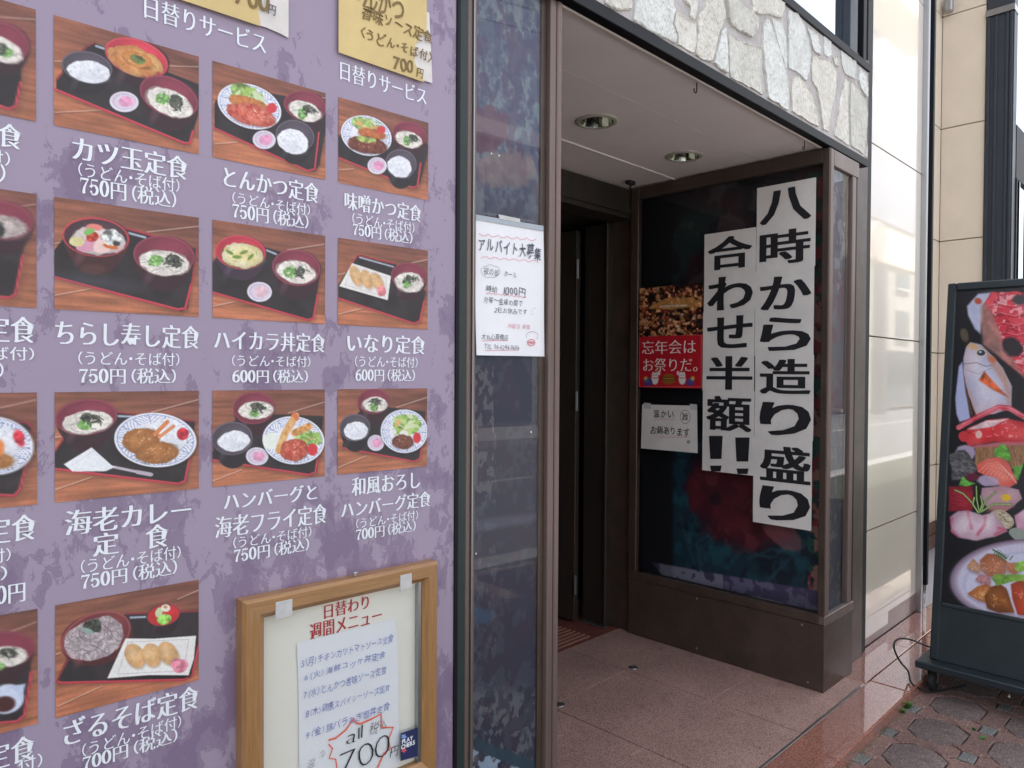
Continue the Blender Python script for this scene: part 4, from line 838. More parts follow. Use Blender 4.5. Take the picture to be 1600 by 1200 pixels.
inari(c, [(790, 542, 54, 74, -28), (888, 538, 54, 68, -18), (985, 528, 52, 74, -34)]); c.put(c.ell(1050, 596, 46, 40, 10, .7), (232, 134, 158), var=.2); photoB4 = c
c = photo('A', 1, 90, 120).view(4, 0, 0); plank(c, [(0, 108), (235, 124)])
tray(c, [(-100, 200), (60, 320), (140, 340), (128, 560), (95, 680), (50, 686), (-100, 640)], [(-60, 640), (50, 682), (95, 668), (128, 520)], 16); bowl(c, 20, 262, 166, 116, 24); udon(c, 10, 310, 138, 70, 24, (40, 330, 40, 34), (5, 305, 40, 40)); photoA1 = c
c = photo('A', 2, 90, 120).view(3.75, 0, 290); plank(c, [(60, 130), (210, 110)])
tray(c, [(-100, 200), (60, 280), (150, 300), (120, 480), (95, 640), (60, 660), (-100, 640)], [(-60, 645), (55, 658), (90, 636), (132, 410)], 14); bowl(c, 8, 205, 186, 112, 8); lump(c, 30, 245, 130, 62, 8, (222, 208, 204), (170, 150, 150), 26, .6); c.put(c.ell(0, 262, 26, 40, 0, .7), (44, 46, 44)); photoA2 = c
c = photo('A', 3, 90, 120).view(3.636, 0, 600); plank(c, [(0, 136), (205, 90)])
tray(c, [(-100, 200), (130, 215), (182, 250), (120, 600), (80, 638), (-100, 640)], [(-60, 628), (80, 634), (112, 600), (165, 380)], 14); c.put(c.line([(100, 216), (160, 220), (182, 250), (165, 400)], 10), (160, 36, 52)); plate(c, -40, 350, 230, 166, 4); rice(c, 40, 335, 66, 88, 0); lump(c, -10, 430, 90, 44, 10, (176, 108, 52), (204, 140, 76)); c.put(c.ell(0, 360, 26, 42, 0, .4), (232, 130, 62)); c.put(c.ell(110, 308, 32, 48, -20, .8), (204, 40, 60), var=.3); photoA3 = c
c = photo('A', 4, 90, 120).view(3.75, 0, 880); plank(c, [(40, 410), (212, 344)])
tray(c, [(-100, 560), (180, 580), (178, 700), (140, 900), (100, 926), (-100, 950)], [(-60, 940), (100, 926), (142, 890), (182, 640)], 14); bowl(c, 40, 500, 158, 98, -4, dep=1.3); udon(c, 40, 545, 118, 58, -4, (0, 600, 30, 24), (50, 520, 54, 34)); c.put(c.ell(40, 795, 104, 84, -20, .1), (206, 216, 240)); c.put(c.poly([(60, 720), (148, 705), (130, 790)]), (190, 204, 232)); c.put(c.ell(25, 825, 66, 46, -10), (62, 24, 26)); photoA4 = c
for c, lb in ((photoB1, 'set meal photo with egg cutlet bowl, rice and udon'), (photoC1, 'set meal photo with red sauced cutlet plate'), (photoD1, 'set meal photo with brown miso cutlet plate'),
              (photoB2, 'set meal photo with seafood rice bowl in red rim'), (photoC2, 'set meal photo with yellow egg rice bowl'), (photoD2, 'set meal photo with three inari on a white plate and udon'),
              (photoB3, 'set meal photo with shrimp curry plate and wrapped spoon'), (photoC3, 'set meal photo with hamburger and fried shrimp'), (photoD3, 'set meal photo with salad and hamburger'),
              (photoB4, 'set meal photo with cold soba basket and three inari'), (photoA1, 'cut off udon photo at the upper left'), (photoA2, 'cut off noodle photo second down at the left'),
              (photoA3, 'cut off curry photo third down at the left'), (photoA4, 'cut off udon photo with white spoon at the left')):
    c.grain(.05); c.img = c.img*.9+.08; c.build('meal_photo', P_print, mb_, label=lb)
CAP = [('カツ玉定食', (112.5, 293.7, 229, 266), 1), ('（うどん・そば付）', (122, 280, 266.5, 288.5), 0), ('750円（税込）', (125, 275, 287, 315), 2),
 ('とんかつ定食', (349, 498, 273.5, 305), 1), ('（うどん・そば付）', (362.6, 484, 309.5, 327.5), 0), ('750円（税込）', (362.6, 481.5, 326, 350), 2),
 ('味噌かつ定食', (537.8, 658, 310.5, 337), 1), ('（うどん・そば付）', (550, 647, 340, 357.5), 0), ('750円（税込）', (550.7, 644, 355.5, 375), 2),
 ('日替りサービス', (531, 666, 116.5, 145), 3), ('日替りサービス', (225, 415, 23, 57), 3),
 ('ちらし寿し定食', (86, 312, 504.7, 542), 1), ('（うどん・そば付）', (122, 280, 550, 571), 0), ('750円（税込）', (123.5, 274.7, 575.3, 599.5), 2),
 ('ハイカラ丼定食', (334, 508, 518.3, 548.5), 1), ('（うどん・そば付）', (362, 484.6, 555.8, 573), 0), ('600円（税込）', (362.6, 480.7, 577.5, 598.5), 2),
 ('いなり定食', (542, 664.4, 523, 552), 1), ('（うどん・そば付）', (554, 652, 557, 574), 0), ('600円（税込）', (555, 648, 576.5, 596), 2),
 ('海老カレー', (101, 298.4, 788, 825), 1), ('定', (144.4, 185.6, 832, 867), 1), ('食', (227, 264, 819, 855.5), 1), ('（うどん・そば付）', (126, 282, 863, 884.5), 0), ('750円（税込）', (126.5, 276.4, 885, 909.5), 2),
 ('ハンバーグと', (349, 495, 763, 789), 1), ('海老フライ定食', (335.5, 510.5, 797, 829), 1), ('（うどん・そば付）', (364, 486, 830.5, 848), 0), ('750円（税込）', (365, 482.5, 848.5, 870), 2),
 ('和風おろし', (548.8, 656, 741.5, 769), 1), ('ハンバーグ定食', (532.5, 672.5, 775.5, 800.5), 1), ('（うどん・そば付）', (556, 652.5, 803.5, 819), 0), ('700円（税込）', (556, 649, 819, 837.5), 2),
 ('ざるそば定食', (98.7, 310.7, 1097, 1136), 1), ('（うどん・そば付）', (128, 282.7, 1139, 1160), 0), ('700円（税込）', (128.8, 277, 1159, 1182), 2),
 ('定食', (-44, 34, 190, 228), 1), ('付）', (-24, 15.5, 234, 258), 0), ('）', (-3, 8.5, 255, 285), 0),
 ('定食', (-25, 55, 494, 535), 1), ('ば付）', (-14, 53, 542, 563), 0), ('）', (-4, 5.5, 566, 590), 0),
 ('定食', (-24, 57, 806, 847), 1), ('付）', (-18, 16.5, 857, 879), 0), ('）', (0, 11, 884, 906), 0), ('00円', (-24, 39.5, 914, 944), 2),
 ('定食', (-24, 54.7, 1156, 1196), 1), ('付）', (28, 66, 1180, 1203), 0)]
for i, (s, bx, k) in enumerate(CAP):
    off, sm = {0: (-.006, .014), 1: (-.012, .042), 2: (-.012, .032), 3: (-.012, .03)}[k]
    text(mb_, s, PM, bx, M_caption, off=off, smear=sm)
# ---- yellow price cards taped over the board
def card(name, label, ypts, wpts, texts, org):
    t = thing(name, label, 'price card', org, 0)
    MB().prism(wpts, 'y', -.003, -.0045).build('white_sheet', M_paper2, t); MB().prism(ypts, 'y', -.0062, -.008).build('yellow_sheet', M_yellow, t)
    for s, bx, m, h, rise in texts: text(t, s, ('y', -.008, 0), bx, m, bold=.014, hand=h, name='handwriting', rise=rise, slope=1e-9)
    return t
card('price_card', 'torn yellow card with a sauce cutlet meal for 700 yen, above the right meals',
     [(.765, 2.098), (.985, 2.095), (.972, 2.115), (.958, 2.13), (.955, 2.15), (.958, 2.17), (.972, 2.195), (.99, 2.213), (.992, 2.5), (.765, 2.5)],
     [(.93, 2.101), (1.01, 2.1005), (1.0, 2.26), (.98, 2.262), (.98, 2.3), (.93, 2.3)],
     [('とんかつ', (548, 631, -20, 21), M_inkb, .9, 0), ('香味ソース定食', (565, 675, 28, 51), M_inkb, .9, 0), ('〈うどん・そば付〉', (563, 675, 60, 81), M_inkb, .9, 0), ('700', (614, 645, 90, 112.5), M_inkb, 1, 0), ('円', (650, 661.5, 107, 122.5), M_inkb, 1, 0)], (.88, -.003, 2.3))
card('price_card', 'yellow card over a white sheet cut off at the top, left of the other',
     [(.30, 2.098), (.596, 2.098), (.592, 2.12), (.594, 2.5), (.30, 2.5)], [(.55, 2.101), (.61, 2.101), (.64, 2.098), (.655, 2.095), (.655, 2.5), (.55, 2.5)],
     [('700', (366, 421, -22, 14), M_inkb, .8, 0), ('円', (418, 431, 8, 24), M_inkg, .6, 0)], (.48, -.003, 2.3))
# ================================================================== FRAMED WEEKLY MENU
fm = thing('framed_menu', 'oak framed notice case hanging at the lower right of the menu board', 'picture frame', (.78, 0, .73), 0)
PF = -.034
def rail(x0, x1, z0, z1, hor, m):
    if hor: pr = [(0, z0), (-.03, z0), (-.034, z0+.006), (-.034, z1-.006), (-.03, z1), (0, z1)]
    return None
fr_ = dict(o=(.552, 1.014, .478, .985), i=(.598, .975, .524, .943))
o_, i_ = fr_['o'], fr_['i']
def mitre(name, A, B, C_, D, m):   # outer A,B inner C,D (x,z): profile with chamfers
    lev = [(0, 0.0), (0, -.026), (.14, PF), (.72, PF), (.86, -.028), (1, -.022), (1, 0.0)]
    v = []
    for t, y in lev: v.append((A[0]+(D[0]-A[0])*t, y, A[1]+(D[1]-A[1])*t)); v.append((B[0]+(C_[0]-B[0])*t, y, B[1]+(C_[1]-B[1])*t))
    n = len(lev); f = [(2*k, 2*k+1, 2*k+3, 2*k+2) for k in range(n-1)]; MB().add(v, f).build(name, m, fm)
mitre('top_rail', (o_[0], o_[3]), (o_[1], o_[3]), (i_[1], i_[3]), (i_[0], i_[3]), M_oakh); mitre('bottom_rail', (o_[0], o_[2]), (o_[1], o_[2]), (i_[1], i_[2]), (i_[0], i_[2]), M_oakh)
mitre('side_rail', (o_[0], o_[2]), (o_[0], o_[3]), (i_[0], i_[3]), (i_[0], i_[2]), M_oak); mitre('side_rail', (o_[1], o_[2]), (o_[1], o_[3]), (i_[1], i_[3]), (i_[1], i_[2]), M_oak)
boxo('backboard', M_board, fm, i_[0], i_[1], -.006, -.002, i_[2], i_[3])
boxo('inner_lip', M_steel, fm, .966, .9745, -.02, -.0062, i_[2], i_[3]-.001)
boxo('cover_glass', glassmat('picture_glass', (252, 253, 253), .025), fm, i_[0], i_[1], -.019, -.017, i_[2], i_[3])
PB = ('y', -.006, 0)
text(fm, '日替わり', PB, (506, 576, 937, 959), M_red, off=-.008, smear=.03, name='heading'); text(fm, '週間メニュー', PB, (483.5, 596, 962, 987), M_red, off=-.008, smear=.03, name='heading')
for (x0, x1) in ((.616, .651), (.906, .937)): MB().box(x0, x1, -.0355, -.0342, .938, .972, bev=.0005).build('tape_piece', M_tape, fm)
sc_ = MB().lathe((.803, -.017, .9855), [(0, .012), (.0055, .011), (.0065, .008), (.003, .007), (.003, 0)], seg=16); sc_.build('hanging_screw', M_steel, None, org=(.803, -.017, .9855), fr=0, cat='screw', label='small metal screw head standing above the oak frame', smooth=True)
hs = thing('handwritten_menu', 'white sheet with five blue handwritten lines and a red burst around 700', 'paper sheet', (.79, -.008, .7), 0)
PH_ = ('y', -.0105, 0)
P4 = [un(463.5, 1004.7, 0, 'y', -.0085), un(618.8, 966, 0, 'y', -.0085), un(625.7, 1200, 0, 'y', -.0085), un(470.5, 1200, 0, 'y', -.0085)]
gx = 14; vs = []; 
for j in range(gx+1):
    for i in range(gx+1):
        u, v = i/gx, j/gx; zb_ = [.527, .527]; a = P4[0]*(1-u)+P4[1]*u; b = np.array([P4[3][0]*(1-u)+P4[2][0]*u, -.0085, .53]); q = a*(1-v)+b*v
        vs.append((q[0]+.0015*math.sin(6*v), -.0088+.0007*math.sin(9*u+3*v)*math.sin(3*v+1), q[2]))
me_ = MB(); me_.v = vs; me_.f = [(j*(gx+1)+i, j*(gx+1)+i+1, (j+1)*(gx+1)+i+1, (j+1)*(gx+1)+i) for j in range(gx) for i in range(gx)]; me_.mi = [0]*len(me_.f)
me_.build('sheet', M_paper, hs, smooth=True)
for s, bx in (('5（月）チキンカツトマトソース定食', (470.4, 614.7, 1009, 1024.5)), ('6（火）海鮮ユッケ丼定食', (476, 602, 1033, 1047.5)), ('7（水）とんかつ香味ソース定食', (474.5, 603.7, 1059, 1074)), ('8（木）鶏唐スパイシーソース定食', (477.8, 608.6, 1087, 1102)), ('9（金）豚バラねぎ塩丼定食', (478.6, 609, 1118, 1133))):
    text(hs, s, PH_, bx, M_inkbl, off=-.006, hand=.9, name='handwriting', lift=.001)
V8 = (3.637, 370, 870)
for pts, wd in (([(522, 1042), (560, 1032), (620, 985), (665, 920), (680, 945), (700, 950), (760, 925), (820, 893), (825, 970), (890, 970), (862, 1040), (872, 1092), (838, 1115), (800, 1200)], .0042), ([(522, 1065), (545, 1090), (525, 1145), (562, 1150), (570, 1205)], .003)):
    stroke(hs, pts, PH_, M_orange, wd, 'burst_outline', lift=.0006, view=V8)
text(hs, 'all', PH_, (541, 566.6, 1136, 1159), M_ink, off=-.016, hand=1, name='handwriting', lift=.0012); text(hs, '税込', PH_, (577, 603.7, 1126, 1145), M_ink, off=-.016, hand=1, name='handwriting', lift=.0012)
text(hs, '700', PH_, (531, 608, 1160, 1196), M_ink, off=-.026, hand=.8, name='handwriting', lift=.0012); text(hs, '円', PH_, (608.7, 623, 1166, 1182), M_ink, off=-.01, hand=1, name='handwriting', lift=.0012)
text(hs, '冷', PH_, (498, 508, 1172, 1184), M_inkg, off=-.02, hand=1, name='handwriting'); text(hs, '温', PH_, (479, 492, 1186, 1199), M_inkg, off=-.02, hand=1, name='handwriting')
sk_ = thing('sticker', 'small navy sticker with white letters on the glass corner of the oak frame', 'sticker', (.95, -.0195, .57), 0)
q = [un(*p, 0, 'y', -.0195) for p in ((626, 1146), (652, 1137), (655, 1139), (657, 1178), (654, 1181), (626, 1189))]
MB().prism([(p[0], p[2]) for p in q], 'y', -.0192, -.0199).build('base', mat('navy_film', (40, 48, 92), .4), sk_)
PS = ('y', -.0201, 0)
text(sk_, 'PLAY', PS, (628, 645, 1152.5, 1159), M_caption, off=.02, smear=.02, name='letters', lift=.0006); text(sk_, 'CHERS', PS, (626.5, 648, 1160, 1167), M_caption, off=.02, smear=.02, name='letters', lift=.0006)
for nm, cx, cy, r, m in (('flower', 631, 1151, 4.6, mat('pale_blue_ink', (130, 160, 220), .5)), ('blossom', 631, 1172, 4.4, mat('rose_ink', (214, 90, 110), .5))):
    P = []
    for k in range(20): a = k*math.pi/10; rr = r*(1 if k % 4 < 2 else .6); w_ = un(cx+rr*math.cos(a), cy+rr*math.sin(a), 0, 'y', -.0201); P.append((w_[0], w_[2]))
    MB().prism(P, 'y', -.02, -.0203).build(nm, m, sk_)
# ================================================================== LEFT DISPLAY CASE
lc = thing('display_case', 'narrow brown framed display case between the menu board and the open alcove', 'display case', (1.28, .4, 0), 0)
boxo('post', M_brown, lc, 1.1187, 1.134, .0, .08, -.04, 3.0, bev=.002); boxo('post', M_steel, lc, 1.1343, 1.1375, -.006, .05, -.04, 3.0, bev=.0008); boxo('post', M_brown, lc, 1.1378, 1.146, -.002, .08, -.04, 3.0, bev=.001)
boxo('post', M_dkbrown, lc, 1.377, 1.3975, .008, .08, .0, 2.437); boxo('post', M_brown, lc, 1.398, 1.411, -.006, .09, -.0, 2.437, bev=.002); boxo('post', M_brown, lc, 1.4115, 1.425, -.002, .09, -.0, 2.437, bev=.002); boxo('post', M_brown, lc, 1.4255, 1.444, -.006, .09, -.0, 2.437, bev=.003)
boxo('base', M_dkbrown, lc, 1.147, 1.397, .01, 1.05, -.0, .279); boxo('alcove_side', M_dkbrown, lc, 1.40, 1.443, .091, 1.1, 0, 2.437)
boxo('top_rail', M_brown, lc, 1.147, 1.3765, .0, .05, 2.62, 2.66, bev=.003); boxo('case_back', M_dark, lc, 1.147, 1.399, .9, .95, 0, 3.0)
PL = ('y', .0145, 0)
c = Cv(110, 900, 1.1465, 1.3765, .28, 2.62, PL, 51); X, Y = c.X, c.Y
c.img[:] = np.array([52, 52, 74])/255
def blot(c, thr, cells, col, a=.85, msk=1, octv=5, soft=.015, ax=1):
    n = c.ns(cells, octv); m = np.clip((n-thr)/soft, 0, 1)*msk; c.put(m, col, a=a); return m
yt = np.clip(Y/1200, 0, 1)
up = np.clip((380-Y)/120, 0, 1); lo = 1-up
c.put(up, (84, 90, 112)); blot(c, .47, 7, (112, 122, 134), .9, up, soft=.08); blot(c, .56, 9, (126, 134, 138), .6, up, soft=.08); blot(c, .52, 6, (78, 62, 92), .7, up, soft=.06); blot(c, .54, 8, (64, 66, 98), .6, up, soft=.07)
c.put(c.ell(760, 200, 32, 38, 30, .7, soft=6), (100, 54, 74), a=.7); c.put(c.ell(790, 265, 42, 30, 0, .6, soft=8), (136, 108, 106), a=.65)
blot(c, .5, 5, (66, 50, 70), .6, lo, soft=.05); blot(c, .57, 8, (74, 78, 92), .55, lo, soft=.03); blot(c, .6, 14, (98, 104, 118), .5, lo*(X < 775), soft=.01)
lfm = ((X < 771) & (Y > 570) & (Y < 770)).astype(float); c.put(lfm, (62, 46, 74), a=.7); blot(c, .54, 14, (104, 104, 110), .9, lfm, soft=.01)
c.put(c.poly([(742, 812), (845, 800), (845, 812), (742, 832)], 8), (112, 112, 132), a=.5); c.put(c.ell(752, 962, 16, 12, 0, .8, soft=7), (72, 104, 140), a=.55)
lw = np.clip((Y-1060)/30, 0, 1); blot(c, .55, 12, (120, 120, 128), .7, lw, soft=.01); c.put(c.poly([(742, 1150), (760, 1160), (850, 1195), (850, 1215), (742, 1172)], 4), (44, 70, 88), a=.9); blot(c, .45, 10, (170, 190, 214), .9, (Y > 1172+.4*(X-742))*1.0, soft=.01)
c.img = c.img*(.86+.12*up[..., None]); c.build('printed_backdrop', P_dull, lc)
boxo('backdrop_board', M_dark, lc, 1.1465, 1.3765, .0152, .02, .28, 2.62)
MB().add([(1.1465, .0085, .28), (1.3765, .0085, .28), (1.3765, .0085, 2.62), (1.1465, .0085, 2.62)], [(0, 1, 2, 3)]).build('glass_pane', M_glass, lc)
for (u, v) in ((830, 675), (744, 865), (768, 240), (780, 243)):
    p = un(u, v, 0, 'y', .0083); MB().lathe((p[0], .0083, p[2]), [(0, -.0006), (.0022, -.0005), (.0026, .0)], ax='y', seg=10).build('glue_spot', M_white, lc)
# job notice
jn = thing('job_notice', 'white laminated job advert handwritten in grey and red on the narrow display case', 'notice', (1.28, .004, 1.65), 0)
PJ = ('y', .0055, 0)
q = [un(*p, 0, 'y', .0065) for p in ((742, 335), (849, 354), (850.5, 557), (744, 555))]
mbq = MB(); n_ = 16
for j in range(n_+1):
    for i in range(9):
        u, v = i/8, j/n_; a = q[0]*(1-u)+q[1]*u; b = q[3]*(1-u)+q[2]*u; p = a*(1-v)+b*v; mbq.v.append((p[0]+.001*math.sin(7*v), .0062+.0012*math.sin(5*v+2*u)*(u > .5)*(u-.5), p[2]))
mbq.f = [(j*9+i, j*9+i+1, (j+1)*9+i+1, (j+1)*9+i) for j in range(n_) for i in range(8)]; mbq.mi = [0]*len(mbq.f); mbq.build('sheet', M_paper, jn, smooth=True)
q = [un(*p, 0, 'y', .005) for p in ((742, 335), (849, 353), (849, 361), (742, 343))]; MB().prism([(p[0], p[2]) for p in q], 'y', .0052, .0042).build('film_edge', mat('laminate_edge', (168, 176, 186), .3), jn)
q = [un(*p, 0, 'y', .004) for p in ((779, 335), (812, 342), (813, 348), (780, 342))]; MB().prism([(p[0], p[2]) for p in q], 'y', .004, .0035).build('tape_piece', M_tape, jn)
for s, bx, m, off, h in (('アルバイト大募集', (747.7, 845, 374, 401), M_inkg, .012, .9), ('夜の部', (755.5, 779, 419, 431), M_inkg, -.004, .8), ('ホール', (787.6, 806.7, 424, 433), M_inkg, -.002, .8), ('時給', (759, 777, 446, 457), M_inkg, -.002, .8),
                        ('1000円', (786.7, 821, 448, 464), M_inkg, .0, .8), ('月曜〜金曜の間で', (755, 816, 466, 477.5), M_inkg, -.002, .9), ('2日お休みです', (771.6, 823, 481, 491), M_inkg, -.002, .9), ('月曜日 募集', (792.6, 828, 506.5, 514), M_redpen, -.01, .9),
                        ('大丸心斎橋店', (752, 794, 521, 532), M_inkg, -.002, .9), ('TEL 06-6244-0606', (757, 811, 538, 547), M_inkg, -.01, .9)):
    text(jn, s, PJ, bx, m, off=off, hand=h, name='handwriting', lift=.001)
V4 = (4.615, 720, 320)
def wave(x0, y0, x1, y1, n, a, arch=False):
    P = []
    for i in range(n*6+1):
        t = i/(n*6); w_ = abs(math.sin(math.pi*n*t)) if arch else math.sin(2*math.pi*n*t); P.append((x0+(x1-x0)*t, y0+(y1-y0)*t+a*w_))
    return P
for P in (wave(130, 205, 545, 245, 6, 16, True), wave(145, 385, 560, 418, 6, -14, True), wave(180, 636, 475, 668, 9, 4), [(155, 980), (340, 978)], [(175, 1050), (415, 1048)]): stroke(jn, P, PJ, M_redpen, .0012, view=V4)
stroke(jn, [(215+68*math.cos(a)*(1+.05*math.sin(6*a)), 480+45*math.sin(a)*(1+.08*math.sin(7*a))) for a in np.linspace(0, 6.29, 40)], PJ, M_inkg, .0008, view=V4)
stroke(jn, [(515+42*math.cos(a), 945+30*math.sin(a)) for a in np.linspace(2.6, 7.2, 24)], PJ, M_inkg, .0008, view=V4)
stroke(jn, [(508+28*math.cos(a), 993+22*math.sin(a)) for a in np.linspace(0, 6.29, 24)], PJ, M_redpen, .0022, view=V4); stroke(jn, wave(486, 990, 530, 996, 3, 8), PJ, M_redpen, .003, view=V4)
for P in ([(505, 768), (512, 762), (518, 768)], [(522, 752), (530, 744), (540, 748)], [(508, 785), (515, 792), (524, 784)]): stroke(jn, P, PJ, M_redpen, .0008, view=V4)
# ================================================================== RIGHT DISPLAY CASE
rc = thing('display_case', 'large brown display case with fish print behind glass, on the right of the alcove', 'display case', (3.4, .5, 0), 1)
X0, X1, XB = 3.221, 3.56, 3.225
boxo('base_panel', M_dkbrown, rc, 3.221, 3.56, -.0205, 1.048, .0, .303, bev=.002)
boxo('bottom_rail', M_brown, rc, 3.2175, 3.562, -.024, .006, .3045, .345, bev=.003); boxo('bottom_rail', M_dkbrown, rc, 3.2175, 3.245, .0065, 1.049, .3045, .347, bev=.003)
boxo('corner_post', M_dkbrown, rc, 3.2165, 3.226, -.0215, .008, .3455, 2.436, bev=.002); boxo('corner_post', M_brown, rc, 3.2262, 3.262, -.0245, .004, .3455, 2.436, bev=.003)
boxo('back_post', M_dkbrown, rc, 3.2175, 3.25, .998, 1.049, .3475, 2.436, bev=.003)
boxo('top_rail', M_dkbrown, rc, 3.2175, 3.25, .0085, .9975, 2.372, 2.436, bev=.003); boxo('top_rail', M_brown, rc, 3.2622, 3.562, -.024, .006, 2.362, 2.436, bev=.003)
boxo('end_post', M_brown, rc, 3.488, 3.53, -.0235, .006, .3455, 2.3615, bev=.003); boxo('end_post', M_blackf, rc, 3.5305, 3.562, -.018, .006, .3455, 2.3615, bev=.002)
boxo('inner_frame', M_steel, rc, 3.27, 3.488, -.0195, -.015, .3455, .353)
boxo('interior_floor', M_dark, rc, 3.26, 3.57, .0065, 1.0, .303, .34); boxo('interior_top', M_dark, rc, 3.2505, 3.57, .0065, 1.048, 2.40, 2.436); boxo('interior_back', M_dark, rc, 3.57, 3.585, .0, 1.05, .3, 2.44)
def quad(name, m, parent, pts, **kw): return MB().add(pts, [(0, 1, 2, 3)]).build(name, m, parent, **kw)
quad('glass_pane', M_glass, rc, [(3.2225, .0085, .3475), (3.2225, .9975, .3475), (3.2225, .9975, 2.3715), (3.2225, .0085, 2.3715)])
quad('glass_pane', M_glass, rc, [(3.2625, -.012, .3455), (3.4875, -.012, .3455), (3.4875, -.012, 2.3615), (3.2625, -.012, 2.3615)])
PX = ('x', 3.29, 1)
c = Cv(240, 420, 1.02, -.0, .342, 2.42, PX, 77); X, Y = c.X, c.Y
c.img[:] = np.array([24, 26, 36])/255
on = np.clip((X-1048)/6, 0, 1)  # left of this edge stays near-black: the glass's dark reflection painted in
tp = on*np.clip((700-Y)/60, 0, 1); c.put(tp, (38, 36, 50)); blot(c, .5, 7, (86, 92, 104), .9, tp*(Y < 330), soft=.06); blot(c, .5, 5, (92, 34, 48), .75, tp*np.clip((Y-280)/40, 0, 1), soft=.08); blot(c, .57, 7, (46, 92, 84), .6, tp*np.clip((Y-300)/40, 0, 1), soft=.07); blot(c, .57, 8, (124, 114, 110), .7, tp, soft=.06)
lwr = on*np.clip((Y-640)/50, 0, 1)*np.clip((905+.13*(X-1000)-Y)/12, 0, 1); c.put(lwr, (24, 66, 88)); blot(c, .52, 7, (16, 34, 56), .8, lwr, soft=.05); blot(c, .54, 8, (36, 108, 124), .75, lwr, soft=.08)
for k in range(26):
    rg = random.Random(k); x, y = rg.uniform(1055, 1275), rg.uniform(760, 900); P = [(x, y)]; d = rg.uniform(0, 6.28)
    for _ in range(7): d += rg.uniform(-.8, .8); P.append((P[-1][0]+9*math.cos(d), P[-1][1]+8*math.sin(d)))
    c.put(c.line(P, rg.uniform(1.5, 5), 3)*lwr, (96, 140, 152), a=.3)
fish = c.ell(1165, 780, 96, 74, 22, .5, soft=14)*on; c.put(fish, (132, 40, 54), cells=14, col2=(92, 24, 44)); blot(c, .56, 13, (164, 80, 90), .5, fish, soft=.06); c.put(c.ell(1118, 780, 9, 10, soft=4), (40, 22, 38), a=.8); c.put(c.ell(1225, 835, 34, 18, 30, .6, soft=3)*on, (196, 120, 128), a=.7)
c.put(c.poly([(1240, 240), (1300, 240), (1300, 800), (1270, 800)], 3), (110, 50, 66), a=.7); st_ = (X > 1262)*1.0
blot(c, .5, 26, (44, 110, 90), .9, st_, soft=.02); blot(c, .53, 22, (190, 60, 70), .9, st_, soft=.02); blot(c, .55, 24, (208, 150, 130), .9, st_*(Y > 440), soft=.02)
sp = c.poly([(1018, 878), (1100, 893), (1290, 925), (1290, 975), (1150, 940), (1040, 905)], 2); c.put(sp, (98, 86, 130)); blot(c, .48, 18, (186, 184, 208), .9, sp*(X < 1130), soft=.02); blot(c, .58, 18, (160, 156, 190), .7, sp*(X > 1130), soft=.02)
c.img = c.img*(.62+.12*lwr[..., None])
c.build('printed_backdrop', P_dull, rc)
PXF = ('y', .012, 1)
c = Cv(70, 420, 3.25, 3.50, .342, 2.4, PXF, 91); X, Y = c.X, c.Y; c.img[:] = np.array([86, 84, 96])/255
upm = np.clip((520-Y)/60, 0, 1); blot(c, .48, 5, (122, 126, 134), .9, upm, soft=.08); blot(c, .54, 7, (72, 56, 76), .8, upm, soft=.06); blot(c, .5, 5, (96, 62, 74), .8, (Y > 420)*(Y < 650)*1.0, soft=.08); c.put(np.clip((Y-600)/120, 0, 1), (44, 44, 62), a=.8); blot(c, .55, 8, (100, 92, 88), .7, (Y > 560)*1.0, soft=.06)
c.build('printed_backdrop', P_dull, rc)
for (b_, z_) in ((.62, .285), (.08, .285), (.62, .03), (.05, .03)): MB().lathe((3.2205, b_, z_), [(0, -.001), (.004, -.0008), (.005, .0)], ax='x', seg=10).build('screw', M_steel, rc)
# banners of white card with bold black characters
PXS = ('x', 3.2185, 1)
def fit(u, v): p = un(u, v, 1, 'x', 3.2185); return p[1], p[2]
def banner(label, b1, b0, cuts, chars, seed):
    t = thing('paper_banner', label, 'banner', (3.2185, (b0+b1)/2, (cuts[0]+cuts[-1])/2), 1, 'white card banners with bold black characters'); rg = random.Random(seed)
    for k, (za, zb) in enumerate(zip(cuts[:-1], cuts[1:])):
        d = .0006*(k % 2); n = 6; q = []
        for j in range(n+1):
            for i in range(4): s_ = i/3; q.append((3.2190-d-(.0011*max(0, j/n-.82)/.18*abs(s_-.3) if k == len(cuts)-2 else 0)+.0006*math.sin(j*1.3+k)*(s_-.5), b1+(b0-b1)*s_+rg.uniform(-.0004, .0004)+(.003*(k % 2)), za+(zb-za)*j/n-.0008*(j == n)))
        o = MB(); o.v = q; o.f = [(j*4+i, j*4+i+1, (j+1)*4+i+1, (j+1)*4+i) for j in range(n) for i in range(3)]; o.mi = [0]*len(o.f); o.build('card_sheet', M_paper2, t)
    for ch, bx in chars:
        if ch == '!':
            (a, bb, cc, dd) = bx; P = [fit(*p) for p in ((a, cc), (bb, cc), (bb-2, dd), (a+2, dd))]; MB().add([(3.2170, *p) for p in P], [(0, 1, 2, 3)]).build('character', M_ink, t)
        else: text(t, ch, PXS, bx, M_ink, bold=.022, name='character', lift=.0012)
banner('longer white card banner of four sheets at the outer corner of the case', .319, .038, [2.314, 1.918, 1.517, 1.13, .722],
       [('八', (1187.7, 1268, 294, 347)), ('時', (1187, 1266.7, 359, 412)), ('か', (1187.5, 1268, 431, 483)), ('ら', (1187.5, 1267, 495, 548)), ('造', (1187.5, 1267, 561, 616)), ('り', (1187, 1267.5, 629, 681)), ('盛', (1187.5, 1267, 698, 754)), ('り', (1186.5, 1266, 762, 815))], 3)
